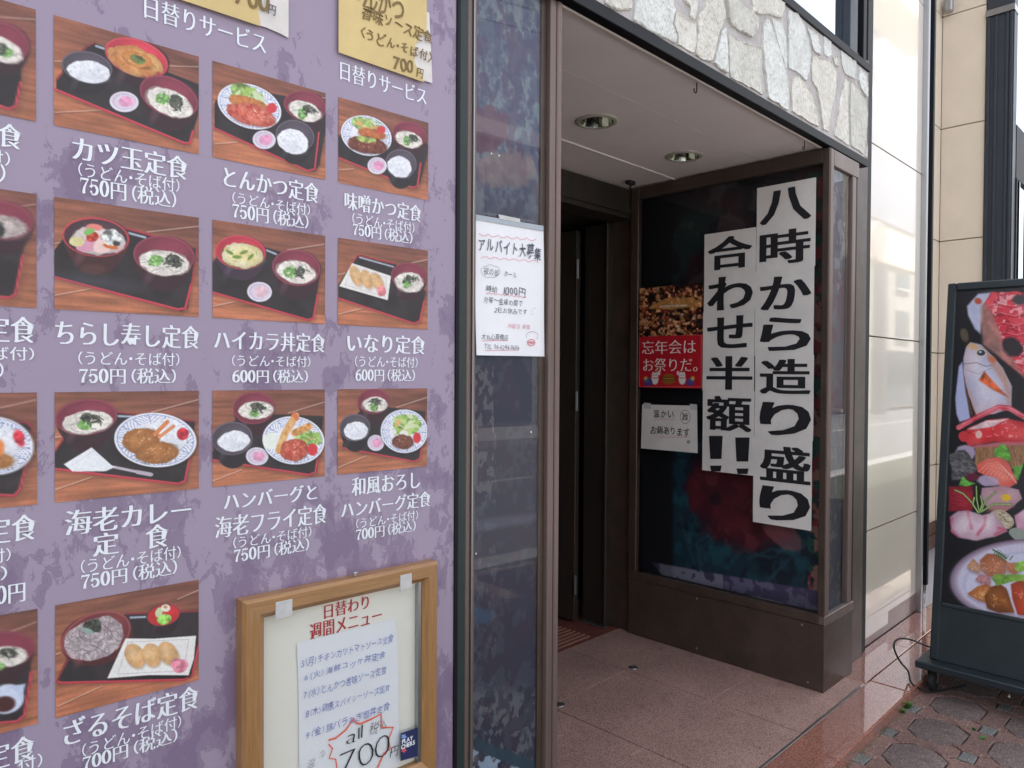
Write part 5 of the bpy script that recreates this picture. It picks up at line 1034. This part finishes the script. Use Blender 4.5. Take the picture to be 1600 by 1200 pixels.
banner('shorter white card banner of three sheets ending in two exclamation marks, nearer the door', .597, .3205, [2.13, 1.738, 1.346, .943],
       [('合', (1106, 1175.5, 369, 420)), ('わ', (1105.5, 1176.5, 431.5, 484)), ('せ', (1105, 1176, 493.5, 544)), ('半', (1104, 1176, 556.5, 609)), ('額', (1103.5, 1174.5, 619, 673.5)),
        ('!', (1108, 1129.5, 681, 717)), ('!', (1149, 1171.5, 683.5, 721)), ('!', (1109.5, 1128, 727.5, 736.5)), ('!', (1151, 1170, 732, 740.5))], 5)
# year-end party poster
pp = thing('party_poster', 'red poster with white letters below a photo of a crowded party, on the case glass', 'poster', (3.2185, .8, 1.6), 1)
c = Cv(110, 90, .988, .602, 1.628, 1.89, ('x', 3.2195, 1), 15); X, Y = c.X, c.Y; c.img[:] = np.array([30, 20, 20])/255
n1 = c.ns(16, 3); n2 = c.ns(26, 2); band = np.clip((Y-440)/18, 0, 1)
for thr, col in ((.5, (92, 54, 38)), (.57, (140, 84, 52)), (.66, (196, 146, 100))): c.put(np.clip((n1-thr)/.03, 0, 1)*band, col, a=.85)
for thr, col in ((.56, (150, 60, 44)), (.64, (214, 120, 60)), (.7, (240, 210, 170))): c.put(np.clip((n2-thr)/.03, 0, 1)*band, col, a=.8)
rg = random.Random(4)
for k in range(60): x, y = rg.uniform(1000, 1096), rg.uniform(448, 520); r = rg.uniform(1.5, 3.2); c.put(c.ell(x, y, r, r*1.3), rg.choice([(226, 178, 140), (204, 140, 100), (60, 30, 26), (236, 200, 150), (30, 20, 22)]), a=.85); c.put(c.ell(x, y+r*2.2, r*1.7, r*1.3), rg.choice([(60, 40, 36), (150, 52, 40), (210, 160, 110), (30, 26, 34)]), a=.6)
c.put(c.poly([(1010, 482), (1040, 466), (1085, 464), (1092, 478), (1050, 484)], 2), (206, 146, 80), a=.8); c.put(c.poly([(1003, 448), (1030, 440), (1050, 442), (1040, 450)], 2), (150, 110, 70), a=.7)
c.put(c.line([(1033, 479), (1072, 477)], 3), (214, 200, 190), a=.8); c.put(np.clip((446+.0*X-Y)/6, 0, 1), (18, 16, 18), a=.9)
c.grain(.2); c.build('party_photo', P_gloss, pp)
M_pred = mat('poster_red', (196, 36, 48), .4)
c = Cv(110, 90, .988, .602, 1.355, 1.6275, ('x', 3.2195, 1), 16); c.img[:] = np.array([190, 34, 46])/255; c.view(4, 990, 420)
for k in ([(36, 420), (424, 412), (424, 738), (36, 738), (36, 420)],): c.put(c.line(k, 4), (226, 130, 130), a=.8)
for x in (134, 304):
    c.put(c.ell(x, 690, 22, 34), (236, 226, 224)); c.put(c.ell(x, 664, 20, 16), (240, 232, 228)); c.put(c.poly([(x-18, 660), (x-14, 640), (x-4, 652)]), (236, 220, 216)); c.put(c.poly([(x+18, 660), (x+14, 640), (x+4, 652)]), (236, 220, 216)); c.put(c.ell(x-7, 664, 3, 3), (40, 30, 40)); c.put(c.ell(x+7, 664, 3, 3), (40, 30, 40)); c.put(c.line([(x-14, 682), (x+14, 682)], 5), (200, 40, 50)); c.put(c.ell(x+(26 if x < 200 else -26), 652, 8, 14), (236, 226, 224))
for x, d in ((90, -1), (355, 1)):
    for k, cl in enumerate(((60, 76, 150), (120, 60, 130), (50, 120, 150), (220, 170, 70))): c.put(c.ell(x+d*k*5, 706-k*7, 26-k*5, 24-k*4, 0, .6), cl)
c.put(c.ell(220, 690, 42, 34, 0, .2), (150, 96, 40)); c.put(c.line([(180, 686), (262, 686)], 16), (90, 50, 30)); c.put(c.line([(186, 686), (256, 686)], 6), (222, 180, 90), a=.8)
c.build('red_sheet', P_gloss, pp)
M_pw = mat('poster_white', (240, 226, 222), .4)
text(pp, '忘年会は', PXS, (1003, 1087.5, 531.5, 553), M_pw, off=-.012, smear=.018, name='headline', lift=.0004); text(pp, 'お祭りだ。', PXS, (1005, 1090, 559.5, 580.5), M_pw, off=-.012, smear=.018, name='headline', lift=.0004)
wn = thing('hot_pot_notice', 'small white handwritten notice with red underlines below the red party poster', 'notice', (3.2185, .79, 1.14), 1)
q = [fit(*p) for p in ((1003.5, 632), (1089, 634), (1090, 708), (1001.5, 700.5))]; MB().prism(q, 'x', 3.2192, 3.2186).build('sheet', M_paper2, wn)
for s, bx in (('温かい', (1021, 1053, 641, 653)), ('旨', (1066, 1075, 645, 657)), ('お鍋あります', (1016, 1077.5, 666.5, 681)), ('。', (1073.5, 1078, 688, 693))): text(wn, s, PXS, bx, M_ink, bold=.01, hand=.9, name='handwriting', lift=.0004)
VW = (4, 990, 420)
for u0, v0 in ((1012, 634), (1084, 636)):
    q = [fit(*p) for p in ((u0-6, v0-5), (u0+5, v0-4), (u0+5, v0+5), (u0-6, v0+4))]; MB().prism(q, 'x', 3.2184, 3.218).build('tape_piece', M_tape, wn)
stroke(wn, [(322+31*math.cos(a), 925+42*math.sin(a)) for a in np.linspace(0, 6.29, 30)], PXS, M_ink, .0022, view=VW, lift=.0004)
stroke(wn, wave(128, 942, 255, 938, 6, 5), PXS, M_redpen, .0022, view=VW, lift=.0004); stroke(wn, wave(168, 1052, 345, 1052, 7, 4), PXS, M_redpen, .0022, view=VW, lift=.0004)
# ================================================================== SIGNBOARD ON CASTERS
sg = thing('rolling_signboard', 'black signboard on casters with a raw fish and sashimi poster, standing on the paving', 'signboard', (3.95, -.6, -.05), 1)
TL = math.atan2(3.939-3.725, 1.875-.102); LEN = math.hypot(3.939-3.725, 1.875-.102); YL, YR = -.309, -1.01
def T(p):    # (thickness behind face, y, distance up the board)
    d, y, t = p; return (3.725+d*math.cos(TL)+t*math.sin(TL), y, .102-d*math.sin(TL)+t*math.cos(TL))
def sbox(n, m, d0, d1, y0, y1, t0, t1, bev=.003): return MB().box(d0, d1, y0, y1, t0, t1, bev=bev, fn=T).build(n, m, sg)
TB = .262
sbox('lower_panel', M_bezel, .003, .085, YL-.004, YR+.004, 0, TB)
sbox('cabinet', M_bezel, .014, .085, YL-.001, YR+.001, TB+.001, LEN-.001)
sbox('side_frame', M_bezel, .0, .086, YL, YL-.036, 0, LEN, .005); sbox('side_frame', M_bezel, .0, .086, YR, YR+.036, 0, LEN, .005)
sbox('top_frame', M_bezel, .0, .086, YL-.0362, YR+.0362, LEN-.038, LEN, .005); sbox('poster_ledge', M_bezel, -.002, .013, YL-.0362, YR+.0362, TB-.012, TB+.006, .003)
boxo('platform', M_bezel, sg, 3.655, 4.36, -.268, -1.06, .068, .1005, bev=.004)
sbox('stay', M_bezel, .086, .11, -.62, -.70, .02, 1.2)
for (x, y) in ((3.735, -.325), (3.735, -1.0), (4.28, -.325), (4.28, -1.0)):
    w_ = MB().lathe((x, y, .003), [(0, -.016), (.03, -.016), (.045, -.013), (.052, -.008), (.053, 0), (.052, .008), (.045, .013), (.03, .016), (0, .016)], ax='y', seg=28).build('caster_wheel', M_rubber, sg, smooth=True)
    MB().lathe((x, y, .003), [(0, -.019), (.012, -.018), (.014, -.0165)], ax='y', seg=14).build('axle_cap', M_steel, w_)
    f_ = MB(); f_.box(x-.03, x+.03, y-.03, y+.03, .061, .0675)
    for s_ in (-1, 1): f_.prism([(x-.028, .0605), (x+.028, .0605), (x+.012, -.005), (x-.008, -.005)], 'y', y+s_*.0195, y+s_*.0225)
    f_.build('caster_fork', M_steel, w_)
# poster: painted with measured coordinates, then laid on the tilted face
ysz = YL-.036, YR+.036; tz0, tz1 = TB+.006, LEN-.038
W_, H_ = 300, 640
c = Cv(W_, H_, 0, 1, 0, 1, ('y', 0, 0), 33)
A = []; Bv = []
qq = [pj(T((.0135, y, t)), 1) for y, t in ((ysz[0], tz1), (ysz[1], tz1), (ysz[1], tz0), (ysz[0], tz0))]
for (x, y), (X_, Y_) in zip([(0, 0), (1, 0), (1, 1), (0, 1)], qq): A.append([x, y, 1, 0, 0, 0, -X_*x, -X_*y]); Bv.append(X_); A.append([0, 0, 0, x, y, 1, -Y_*x, -Y_*y]); Bv.append(Y_)
h_ = np.linalg.solve(np.array(A), np.array(Bv)); D_ = h_[6]*c.U+h_[7]*c.V+1; c.X = (h_[0]*c.U+h_[1]*c.V+h_[2])/D_; c.Y = (h_[3]*c.U+h_[4]*c.V+h_[5])/D_; c.px = .7
c.img[:] = np.array([26, 26, 32])/255
c.view(4.1417, 1480, 430)
def fur(mask, x0, y0, x1, y1, n, ln, ang, cols, w=3, a=.6, sd=1):
    rg = random.Random(sd)
    for _ in range(n):
        x, y = rg.uniform(x0, x1), rg.uniform(y0, y1); g_ = R_(ang+rg.uniform(-22, 22)); l_ = ln*rg.uniform(.4, 1.2)
        c.put(c.line([(x, y), (x+l_*math.cos(g_), y+l_*math.sin(g_))], w*rg.uniform(.5, 1.3))*mask, rg.choice(cols), a=a)
c.put(c.ell(112, 385, 26, 46, -15, .6, soft=4), (110, 96, 76), a=.8)
m = c.poly([(128, 200), (200, 120), (290, 110), (240, 190), (215, 380), (180, 350), (135, 260)], 5); c.put(m, (206, 204, 226), cells=8, col2=(170, 178, 214)); c.put(c.ell(200, 168, 24, 20, 20, .6, soft=4), (186, 84, 64))
red1 = c.poly([(280, 108), (1100, 105), (1100, 900), (640, 700), (500, 670), (440, 610), (350, 540), (330, 440), (300, 350), (260, 290), (230, 200)], 3, wob=26)
c.put(red1, (206, 44, 62), cells=9, col2=(236, 88, 100)); n_r = c.ns(22, 4); c.put(red1*np.clip((n_r-.56)/.04, 0, 1), (130, 16, 36), a=.55); n_r = c.ns(30, 4); c.put(red1*np.clip((n_r-.62)/.03, 0, 1), (255, 200, 204), a=.7); fur(red1, 240, 110, 700, 650, 90, 60, 25, [(244, 140, 150), (160, 24, 44), (250, 190, 196)], 4, .5, 2)
for k in range(9): y = 150+k*62; c.put(c.line([(250+k*20, y+60), (330+k*14, y+40), (430+k*8, y+62), (560, y+30), (760, y+70)], 7, 3)*red1, (150, 20, 40), a=.55); c.put(c.line([(260+k*20, y+50), (330+k*14, y+30), (430+k*8, y+50), (560, y+20)], 3, 2)*red1, (252, 200, 204), a=.6)
c.put(c.poly([(222, 200), (250, 180), (300, 260), (360, 420), (430, 560), (520, 690), (430, 600), (320, 520), (230, 450), (215, 330)], 8, 12), (196, 138, 128), a=.9, cells=20, col2=(150, 110, 104)); c.put(c.ell(420, 465, 66, 60, 20, .5, soft=6), (48, 40, 48)); c.put(c.ell(470, 160, 48, 32, 0, .5, soft=5), (70, 60, 66)); c.put(c.ell(700, 330, 90, 70, 20, .5, soft=8), (60, 40, 48))
m = c.poly([(52, 800), (75, 590), (98, 560), (118, 720), (150, 930), (80, 950), (60, 900)], 4); c.put(m, (178, 184, 222)); c.put(c.line([(108, 600), (125, 760), (160, 900)], 12, 3), (110, 70, 50))
m = c.poly([(150, 436), (220, 450), (290, 520), (360, 600), (420, 720), (415, 860), (300, 900), (190, 905), (140, 780), (108, 640), (104, 540), (122, 466)], 3, 6); c.put(m, (222, 208, 222), cells=7, col2=(186, 188, 220)); c.vol([(150, 436), (220, 450), (290, 520), (360, 600), (420, 720), (415, 860), (300, 900), (190, 905), (140, 780), (108, 640), (104, 540), (122, 466)], (120, 92, 104), (250, 250, 255), 60, .6)
c.put(c.poly([(230, 460), (300, 530), (380, 640), (412, 760), (400, 850), (360, 700), (290, 590)], 9)*m, (192, 150, 136), a=.85); c.put(c.ell(160, 460, 40, 18, 20, .5, soft=5)*m, (222, 170, 104), a=.8)
c.put(c.ell(290, 545, 26, 20, 30, .4, soft=5), (206, 110, 70), a=.8); c.put(c.poly([(205, 680), (240, 620), (300, 690), (395, 790), (300, 745)], 4), (194, 92, 54), var=.3, cells=20); c.put(c.line([(110, 574), (190, 566), (250, 590), (300, 580)], 5, 2), (120, 96, 110), a=.8); c.put(c.line([(120, 610), (200, 640), (290, 600)], 3, 2), (150, 120, 130), a=.7)
c.put(c.ell(220, 502, 34, 24, 0), (226, 208, 170)); c.put(c.ell(220, 502, 27, 19), (52, 56, 80)); c.put(c.ell(214, 497, 10, 7), (190, 200, 226)); c.put(c.line([(150, 740), (170, 860), (190, 905)], 8, 3), (226, 150, 120), a=.7); fur(m, 200, 700, 400, 890, 60, 22, 60, [(150, 150, 190), (240, 236, 246)], 2, .4, 5)
c.put(c.line([(75, 985), (190, 920), (330, 855), (400, 860), (520, 930), (760, 980)], 34, 3), (198, 42, 62), cells=14, col2=(232, 110, 124)); c.put(c.line([(100, 965), (330, 848), (400, 856), (520, 922)], 5, 2), (248, 190, 196), a=.7)
m = c.poly([(90, 1040), (140, 985), (280, 930), (390, 925), (520, 955), (760, 1000), (760, 1090), (300, 1080), (140, 1110)], 3, 16); c.put(m, (214, 46, 54), cells=10, col2=(238, 92, 92)); c.vol([(90, 1040), (140, 985), (280, 930), (390, 925), (520, 955), (760, 1000), (760, 1090), (300, 1080), (140, 1110)], (120, 14, 30), None, 34, .6); c.bits(400, 1000, 300, 60, 40, 26, [(252, 190, 190), (150, 20, 36), (255, 226, 222)], w=4, a=.6, mask=m); c.put(c.poly([(130, 1000), (250, 940), (400, 930), (300, 975), (200, 1000)], 4, 14), (238, 206, 208), var=.1); c.put(c.ell(110, 1045, 34, 36, 0, .4), (206, 60, 66)); c.put(c.ell(205, 1030, 20, 24, 0, .5), (240, 190, 180))
c.put(c.poly([(150, 1110), (300, 1080), (760, 1075), (760, 1125), (160, 1125)], 4, 14), (204, 116, 124), a=.9); m = c.poly([(180, 1118), (760, 1080), (760, 1290), (180, 1230)], 3, 8); c.put(m, (150, 108, 76)); fur(m, 180, 1080, 700, 1210, 130, 60, 88, [(196, 156, 112), (96, 64, 44), (176, 130, 90)], 4, .7, 7)
c.put(c.ell(120, 1150, 60, 44, 0, .6, soft=4), (190, 170, 200), a=.9); c.put(c.ell(80, 1185, 60, 50, 0, .7, soft=3), (74, 72, 78), var=.5, cells=60)
c.view(4, 1460, 700)
c.put(c.poly([(95, 40), (170, 20), (240, 70), (270, 130), (230, 190), (110, 200)], 4, 20), (70, 68, 74), cells=50, col2=(120, 120, 120)); fur(c.ell(170, 110, 90, 90), 100, 20, 260, 200, 70, 30, 30, [(40, 38, 44), (150, 150, 150)], 3, .6, 8)
c.put(c.poly([(380, 0), (430, -30), (470, 20), (480, 80), (440, 70), (400, 60), (370, 40)], 3, 12), (96, 160, 62), var=.2); c.put(c.poly([(490, 120), (560, 100), (640, 150), (560, 220), (500, 190)], 3, 12), (90, 150, 60), var=.25)
m = c.poly([(262, 110), (330, 66), (410, 60), (460, 100), (500, 170), (520, 215), (470, 245), (400, 235), (330, 180), (270, 150)], 3, 8); c.put(m, (236, 96, 84), cells=10, col2=(244, 130, 112)); c.vol([(262, 110), (330, 66), (410, 60), (460, 100), (500, 170), (520, 215), (470, 245), (400, 235), (330, 180), (270, 150)], (160, 40, 44), (255, 176, 160), 40, .5)
for k in range(9): c.put(c.line([(275+k*25, 150+k*6), (330+k*20, 100+k*8), (400+k*12, 90+k*12), (450+k*9, 140+k*12)], 3, 1.5)*m, (252, 196, 180), a=.75)
c.put(c.ell(330, 205, 66, 34, 10, .5, soft=3), (196, 176, 206), a=.9); c.put(c.poly([(150, 235), (180, 175), (215, 210), (260, 220), (200, 245)], 3, 10), (100, 168, 72), var=.2); c.put(c.ell(240, 180, 40, 24, 0, .6, soft=4), (104, 34, 56))
m = c.poly([(92, 240), (240, 240), (240, 390), (90, 395)], 3, 10); c.put(m, (168, 34, 52), cells=16, col2=(132, 22, 42)); c.vol([(92, 240), (240, 240), (240, 390), (90, 395)], (70, 10, 24), (210, 80, 94), 44, .6); fur(m, 92, 250, 240, 390, 40, 120, 0, [(206, 70, 84), (110, 16, 34)], 3, .5, 9)
m = c.poly([(300, 250), (420, 235), (530, 262), (548, 320), (500, 360), (430, 400), (330, 380), (290, 300)], 3, 10); c.put(m, (206, 172, 190), cells=8, col2=(190, 140, 150)); c.vol([(300, 250), (420, 235), (530, 262), (548, 320), (500, 360), (430, 400), (330, 380), (290, 300)], (124, 78, 92), (240, 226, 236), 44, .55); c.put(c.ell(450, 310, 30, 22, 0, .4), (232, 190, 50)); c.put(c.ell(400, 380, 90, 20, -8, .3, soft=5), (176, 110, 110), a=.7)
c.put(c.poly([(590, 0), (512, 240), (560, 270), (700, 200)], 3), (28, 26, 34)); m = c.poly([(500, 420), (560, 380), (760, 400), (760, 560), (520, 540)], 4, 14); c.put(m, (196, 132, 160), cells=9, col2=(220, 180, 200)); c.put(c.ell(520, 540, 60, 34, 20, .5), (150, 160, 150))
m = c.ell(425, 445, 78, 52, 28, .3); c.put(m, (190, 176, 150)); fur(m, 360, 395, 500, 500, 60, 26, 25, [(240, 232, 210), (110, 96, 70)], 4, .7, 11)
m = c.poly([(102, 430), (150, 395), (210, 390), (300, 420), (370, 405), (420, 470), (460, 520), (380, 555), (260, 578), (150, 560), (105, 520)], 4, 12); c.put(m, (226, 196, 212), cells=7, col2=(206, 168, 190)); c.vol([(102, 430), (150, 395), (210, 390), (300, 420), (370, 405), (420, 470), (460, 520), (380, 555), (260, 578), (150, 560), (105, 520)], (130, 70, 100), (252, 244, 250), 50, .6)
for P in ([(210, 395), (215, 440), (230, 500)], [(320, 430), (315, 480), (270, 540)], [(400, 500), (440, 510), (380, 540)], [(110, 440), (95, 500), (150, 560)]): c.put(c.line(P, 16, 6)*m, (206, 60, 90), a=.7)
c.put(c.ell(190, 470, 40, 60, 30, .3, soft=14)*m, (244, 232, 238), a=.6); c.put(c.ell(340, 460, 30, 50, 20, .3, soft=14)*m, (244, 232, 238), a=.6)
for P, w in (([(270, 395), (225, 330), (180, 285), (128, 262)], 12), ([(280, 400), (265, 320), (262, 240)], 11), ([(290, 400), (320, 330), (382, 275)], 12), ([(290, 400), (370, 350), (482, 352)], 13), ([(280, 405), (300, 350), (290, 300)], 14), ([(275, 405), (240, 350), (250, 310)], 14)): c.put(c.line(P, w), (56, 96, 40)); c.put(c.line(P, w*.45), (190, 214, 140))
c.put(c.ell(600, 830, 500, 262, 0, soft=2), (104, 74, 96)); c.put(c.ell(606, 832, 488, 250, 0, soft=14), (214, 208, 232)); c.put(c.ell(610, 850, 430, 205, 0, soft=4), (196, 194, 226)); c.put(c.ell(612, 854, 418, 196, 0, soft=4), (216, 214, 240))
def meat(pts, a, b, n=10): m = c.poly(pts, 3, 10); c.put(c.poly([(x+4, y+14) for x, y in pts], 8, 8), (120, 84, 96), a=.5); c.put(m, a, cells=n, col2=b); c.vol(pts, [q*.45 for q in b], [min(255, q*1.15+24) for q in a], 40, .55); xm = sum(p[0] for p in pts)/len(pts); ym = sum(p[1] for p in pts)/len(pts); c.bits(xm, ym, 60, 45, 24, 22, [[q*.6 for q in b], [min(255, q*1.2+20) for q in a], (255, 240, 220)], w=4, a=.45, mask=m); return m
meat([(200, 740), (240, 690), (290, 740), (280, 785), (230, 765)], (206, 140, 96), (232, 190, 168)); meat([(285, 700), (330, 660), (400, 665), (455, 710), (445, 780), (390, 810), (330, 800), (290, 760)], (214, 152, 124), (178, 98, 62), 8); meat([(450, 715), (510, 715), (540, 760), (500, 790), (455, 770)], (186, 108, 76), (226, 170, 140)); meat([(255, 820), (290, 785), (350, 810), (350, 850), (290, 845)], (214, 150, 156), (188, 110, 110))
meat([(205, 910), (270, 865), (330, 850), (370, 880), (330, 970), (270, 950)], (222, 150, 84), (196, 96, 52)); meat([(315, 930), (350, 870), (410, 850), (450, 880), (500, 1030), (400, 1030), (330, 1000)], (206, 122, 50), (116, 62, 30), 7); meat([(480, 850), (540, 820), (640, 850), (700, 1060), (520, 1040), (490, 940)], (208, 66, 40), (156, 80, 36), 9)
c.put(c.poly([(360, 820), (380, 790), (470, 785), (560, 790), (640, 760), (640, 850), (560, 830), (470, 840), (390, 860)], 3, 22), (104, 150, 60), cells=30, col2=(150, 196, 84)); c.put(c.line([(365, 635), (420, 665), (450, 690)], 9), (60, 104, 66)); [c.put(c.line([(380+k*12, 645+k*8), (372+k*14, 668+k*8)], 6), (72, 120, 76)) for k in range(6)]; [c.put(c.line([(384+k*12, 650+k*8), (402+k*12, 640+k*8)], 5), (72, 120, 76)) for k in range(6)]
c.put(c.line([(470, 700), (490, 675)], 8), (90, 130, 70)); c.put(c.ell(540, 740, 40, 30, -30, .7), (150, 196, 84), var=.2)
yy = ysz[0]+(ysz[1]-ysz[0])*c.U; tt = tz1+(tz0-tz1)*c.V
org_, _f = o_ORG[sg.name]; dd = .0128
co = np.stack([3.725+dd*math.cos(TL)+tt*math.sin(TL)-org_[0], yy-org_[1], .102-dd*math.sin(TL)+tt*math.cos(TL)-org_[2]], -1)
c.grain(.05); c.pl = ('y', 0, 0); c.rect = (0, 1, 0, 1); po = c.build('fish_poster', P_gloss, sg); po.data.vertices.foreach_set('co', co.reshape(-1, 3).ravel()); po.data.update()
MB().prism([(-.62, .02), (-.63, .02), (-.626, .035)], 'x', 3.722, 3.724).build('paint_chip', M_white, sg)
# power cable
P = [un(u, v, 1, 'y', -.232) for u, v in ((1453, 1011), (1440, 1006), (1428, 1001), (1416, 998), (1405, 998), (1398, 1003), (1397, 1012), (1401, 1024), (1409, 1037), (1419, 1049))]+[np.array([3.60, -.27, .012]), np.array([3.66, -.298, -.03]), np.array([3.70, -.33, -.042]), np.array([3.9, -.42, -.043])]
P = [np.array([q[0], q[1], max(q[2], .006 if q[1] > -.28 else q[2])]) for q in P]
sm_ = []
for i in range(len(P)-1):
    p0, p1, p2, p3 = P[max(i-1, 0)], P[i], P[i+1], P[min(i+2, len(P)-1)]
    for t in np.linspace(0, 1, 5)[:-1]: sm_.append(.5*((2*p1)+(-p0+p2)*t+(2*p0-5*p1+4*p2-p3)*t*t+(-p0+3*p1-3*p2+p3)*t**3))
sm_.append(P[-1]); MB().tube([tuple(q) for q in sm_], .0042, 10).build('power_cable', M_rubber, None, org=tuple(sm_[0]), fr=1, cat='cable', label='black power cable looping from the signboard over the granite step', smooth=True)
# weeds and moss
def weed(x, y, n, h, lab, z=Z1):
    b = MB(); rg = random.Random(int(x*1000)+int(-y*1000))
    for _ in range(n):
        a = rg.uniform(0, 6.28); r = rg.uniform(0, h*.9); bx, by = x+r*math.cos(a), y+min(.0, r*math.sin(a)*.6); hh = h*rg.uniform(.3, 1); d = rg.uniform(0, 6.28); w = rg.uniform(.002, .0045); dx, dy = math.cos(d), math.sin(d)
        b.add([(bx-dy*w, by+dx*w, z), (bx+dy*w, by-dx*w, z), (bx+dx*hh*.4+dy*w*1.6, by+dy*hh*.4-dx*w*1.6, z+hh*.6), (bx+dx*hh*.4-dy*w*1.6, by+dy*hh*.4+dx*w*1.6, z+hh*.6), (bx+dx*hh*.9, by+dy*hh*.9, z+hh*.75)], [(0, 1, 2, 3), (3, 2, 4)])
    b.build('weed', M_leaf, None, org=(x, y, z), fr=1, label=lab, cat='weed')
weed(3.47, -.292, 60, .026, 'largest bright green weed tuft at the foot of the granite step by the caster')
weed(3.40, -.296, 22, .018, 'low green weed just left of the largest tuft along the granite step')
weed(3.44, -.555, 16, .012, 'small weed growing in the paving joint beside a grey square block'); weed(3.375, -.60, 22, .013, 'green weed in the joint at the end of the mauve octagon paver')
# moss in the joint along the step
b = MB(); rg = random.Random(3)
for _ in range(900):
    x = rg.uniform(2.7, 3.5); y = -.291-rg.uniform(0, .022)*rg.random(); r = rg.uniform(.001, .003); z = Z1-.006+rg.uniform(0, .006)
    b.add([(x-r, y-r, z), (x+r, y-r*.5, z), (x, y+r, z+r)], [(0, 1, 2)])
b.build('moss', mat('moss', (92, 100, 58), .95, var=.4, vscale=80), None, org=(3.1, -.3, Z1), fr=1, kind='stuff', label='thin moss along the foot of the granite step')
# ================================================================== ACROSS THE STREET (seen in the reflections)
def bldg(x0, x1, y0, y1, h, m, lab, nx, nz, seed):
    t = thing('street_building', lab, 'building', ((x0+x1)/2, y0, -.03), 1, 'buildings across the street')
    boxo('wall', m, t, x0, x1, y0, y1, -.03, h)
    for i in range(nx):
        for k in range(nz):
            wx = (x1-x0)/nx; wz = (h-3)/nz; a = x0+i*wx+wx*.2; z = 3.2+k*wz
            f = MB().box(a, a+wx*.6, y1, y1+.05, z, z+wz*.55).build('window', M_winf, t)
            MB().box(a-.05, a+wx*.6+.05, y1+.0505, y1+.12, z-.08, z-.005).build('sill', M_white, f)
    boxo('cornice', M_white, t, x0, x1, y1+.002, y1+.25, h-.3, h+.1); boxo('shopfront', M_winf, t, x0+.5, x1-.5, y1+.001, y1+.06, .1, 2.6)
bldg(-22, -9, -26, -14, 8, M_wall2, 'grey tiled block far left across the street', 4, 2, 1)
bldg(-8.8, 3, -26, -14, 7, M_wall, 'low concrete block opposite the menu board across the street', 4, 1, 2)
bldg(3.2, 14, -26, -14, 8, M_wall2, 'grey block opposite the door across the street', 4, 2, 3)
bldg(14.2, 25, -26, -14, 6.5, M_wall, 'pale two storey block down the street', 4, 1, 4)
bldg(33, 48, -26, -10, 10, M_wall, 'pale tall block furthest down the street', 5, 3, 5)
sgn = thing('projecting_sign', 'large framed white sign box standing out over the street further down', 'sign', (28.5, -8, 5), 1)
M_signf = mat('sign_cream', (238, 226, 206), .5); M_signp = mat('sign_panel', (178, 182, 196), .4, var=.15, vscale=.6)
boxo('box', M_signf, sgn, 26, 33, -8.6, -8, 5.6, 11.8, bev=.05); boxo('panel', M_signp, sgn, 26.6, 32.4, -7.995, -7.93, 7.1, 11.3)
MB().lathe((28.2, -7.99, 6.35), [(0, .04), (.75, .04), (.78, 0)], ax='y', seg=32).build('disc', mat('sign_disc', (196, 176, 170), .5), sgn); boxo('post', M_steel, sgn, 29.2, 29.6, -8.5, -8.1, -.03, 5.6)
sg2 = thing('projecting_sign', 'upper white sign box hanging above the framed sign down the street', 'sign', (29, -8, 16), 1)
boxo('box', M_signf, sg2, 26.5, 33, -8.6, -7.2, 14.6, 19, bev=.05); boxo('arm', M_steel, sg2, 33, 33.5, -10.1, -8, 16, 16.3)
up_ = thing('utility_pole', 'concrete utility pole with transformer and wires across the street', 'utility pole', (30, -9.6, 0), 1)
MB().tube([(31.5, -9.6, -.1), (31.5, -9.6, 14.3)], [.17, .11], 16).build('pole', M_wall, up_, smooth=True); MB().lathe((30.6, -9.6, 12.1), [(0, 0), (.34, .02), (.36, .1), (.36, .9), (.3, 1.0), (0, 1.02)], seg=20).build('transformer', M_steel, up_, smooth=True)
boxo('cross_arm', M_steel, up_, 29.8, 32.6, -9.66, -9.54, 13.2, 13.3); boxo('cross_arm', M_steel, up_, 29.8, 32.6, -9.66, -9.54, 13.9, 14.0)
p2 = thing('utility_pole', 'second concrete utility pole across the street, nearer the shop', 'utility pole', (-6, -11.5, 0), 1); MB().tube([(-6, -11.5, -.1), (-6, -11.5, 10)], [.17, .11], 16).build('pole', M_wall, p2, smooth=True)
for k, (y, z) in enumerate(((-9.3, 14.0), (-9.9, 13.3), (-9.6, 12.6), (-9.1, 11.9))):
    P = [(-6+37.5*t, -11.5+(11.5+y)*t, (9.8-.5*k)+(z-9.8+.5*k)*t-1.1*4*t*(1-t)) for t in np.linspace(0, 1, 24)]
    MB().tube(P, .022, 6).build('wire', M_rubber, up_)
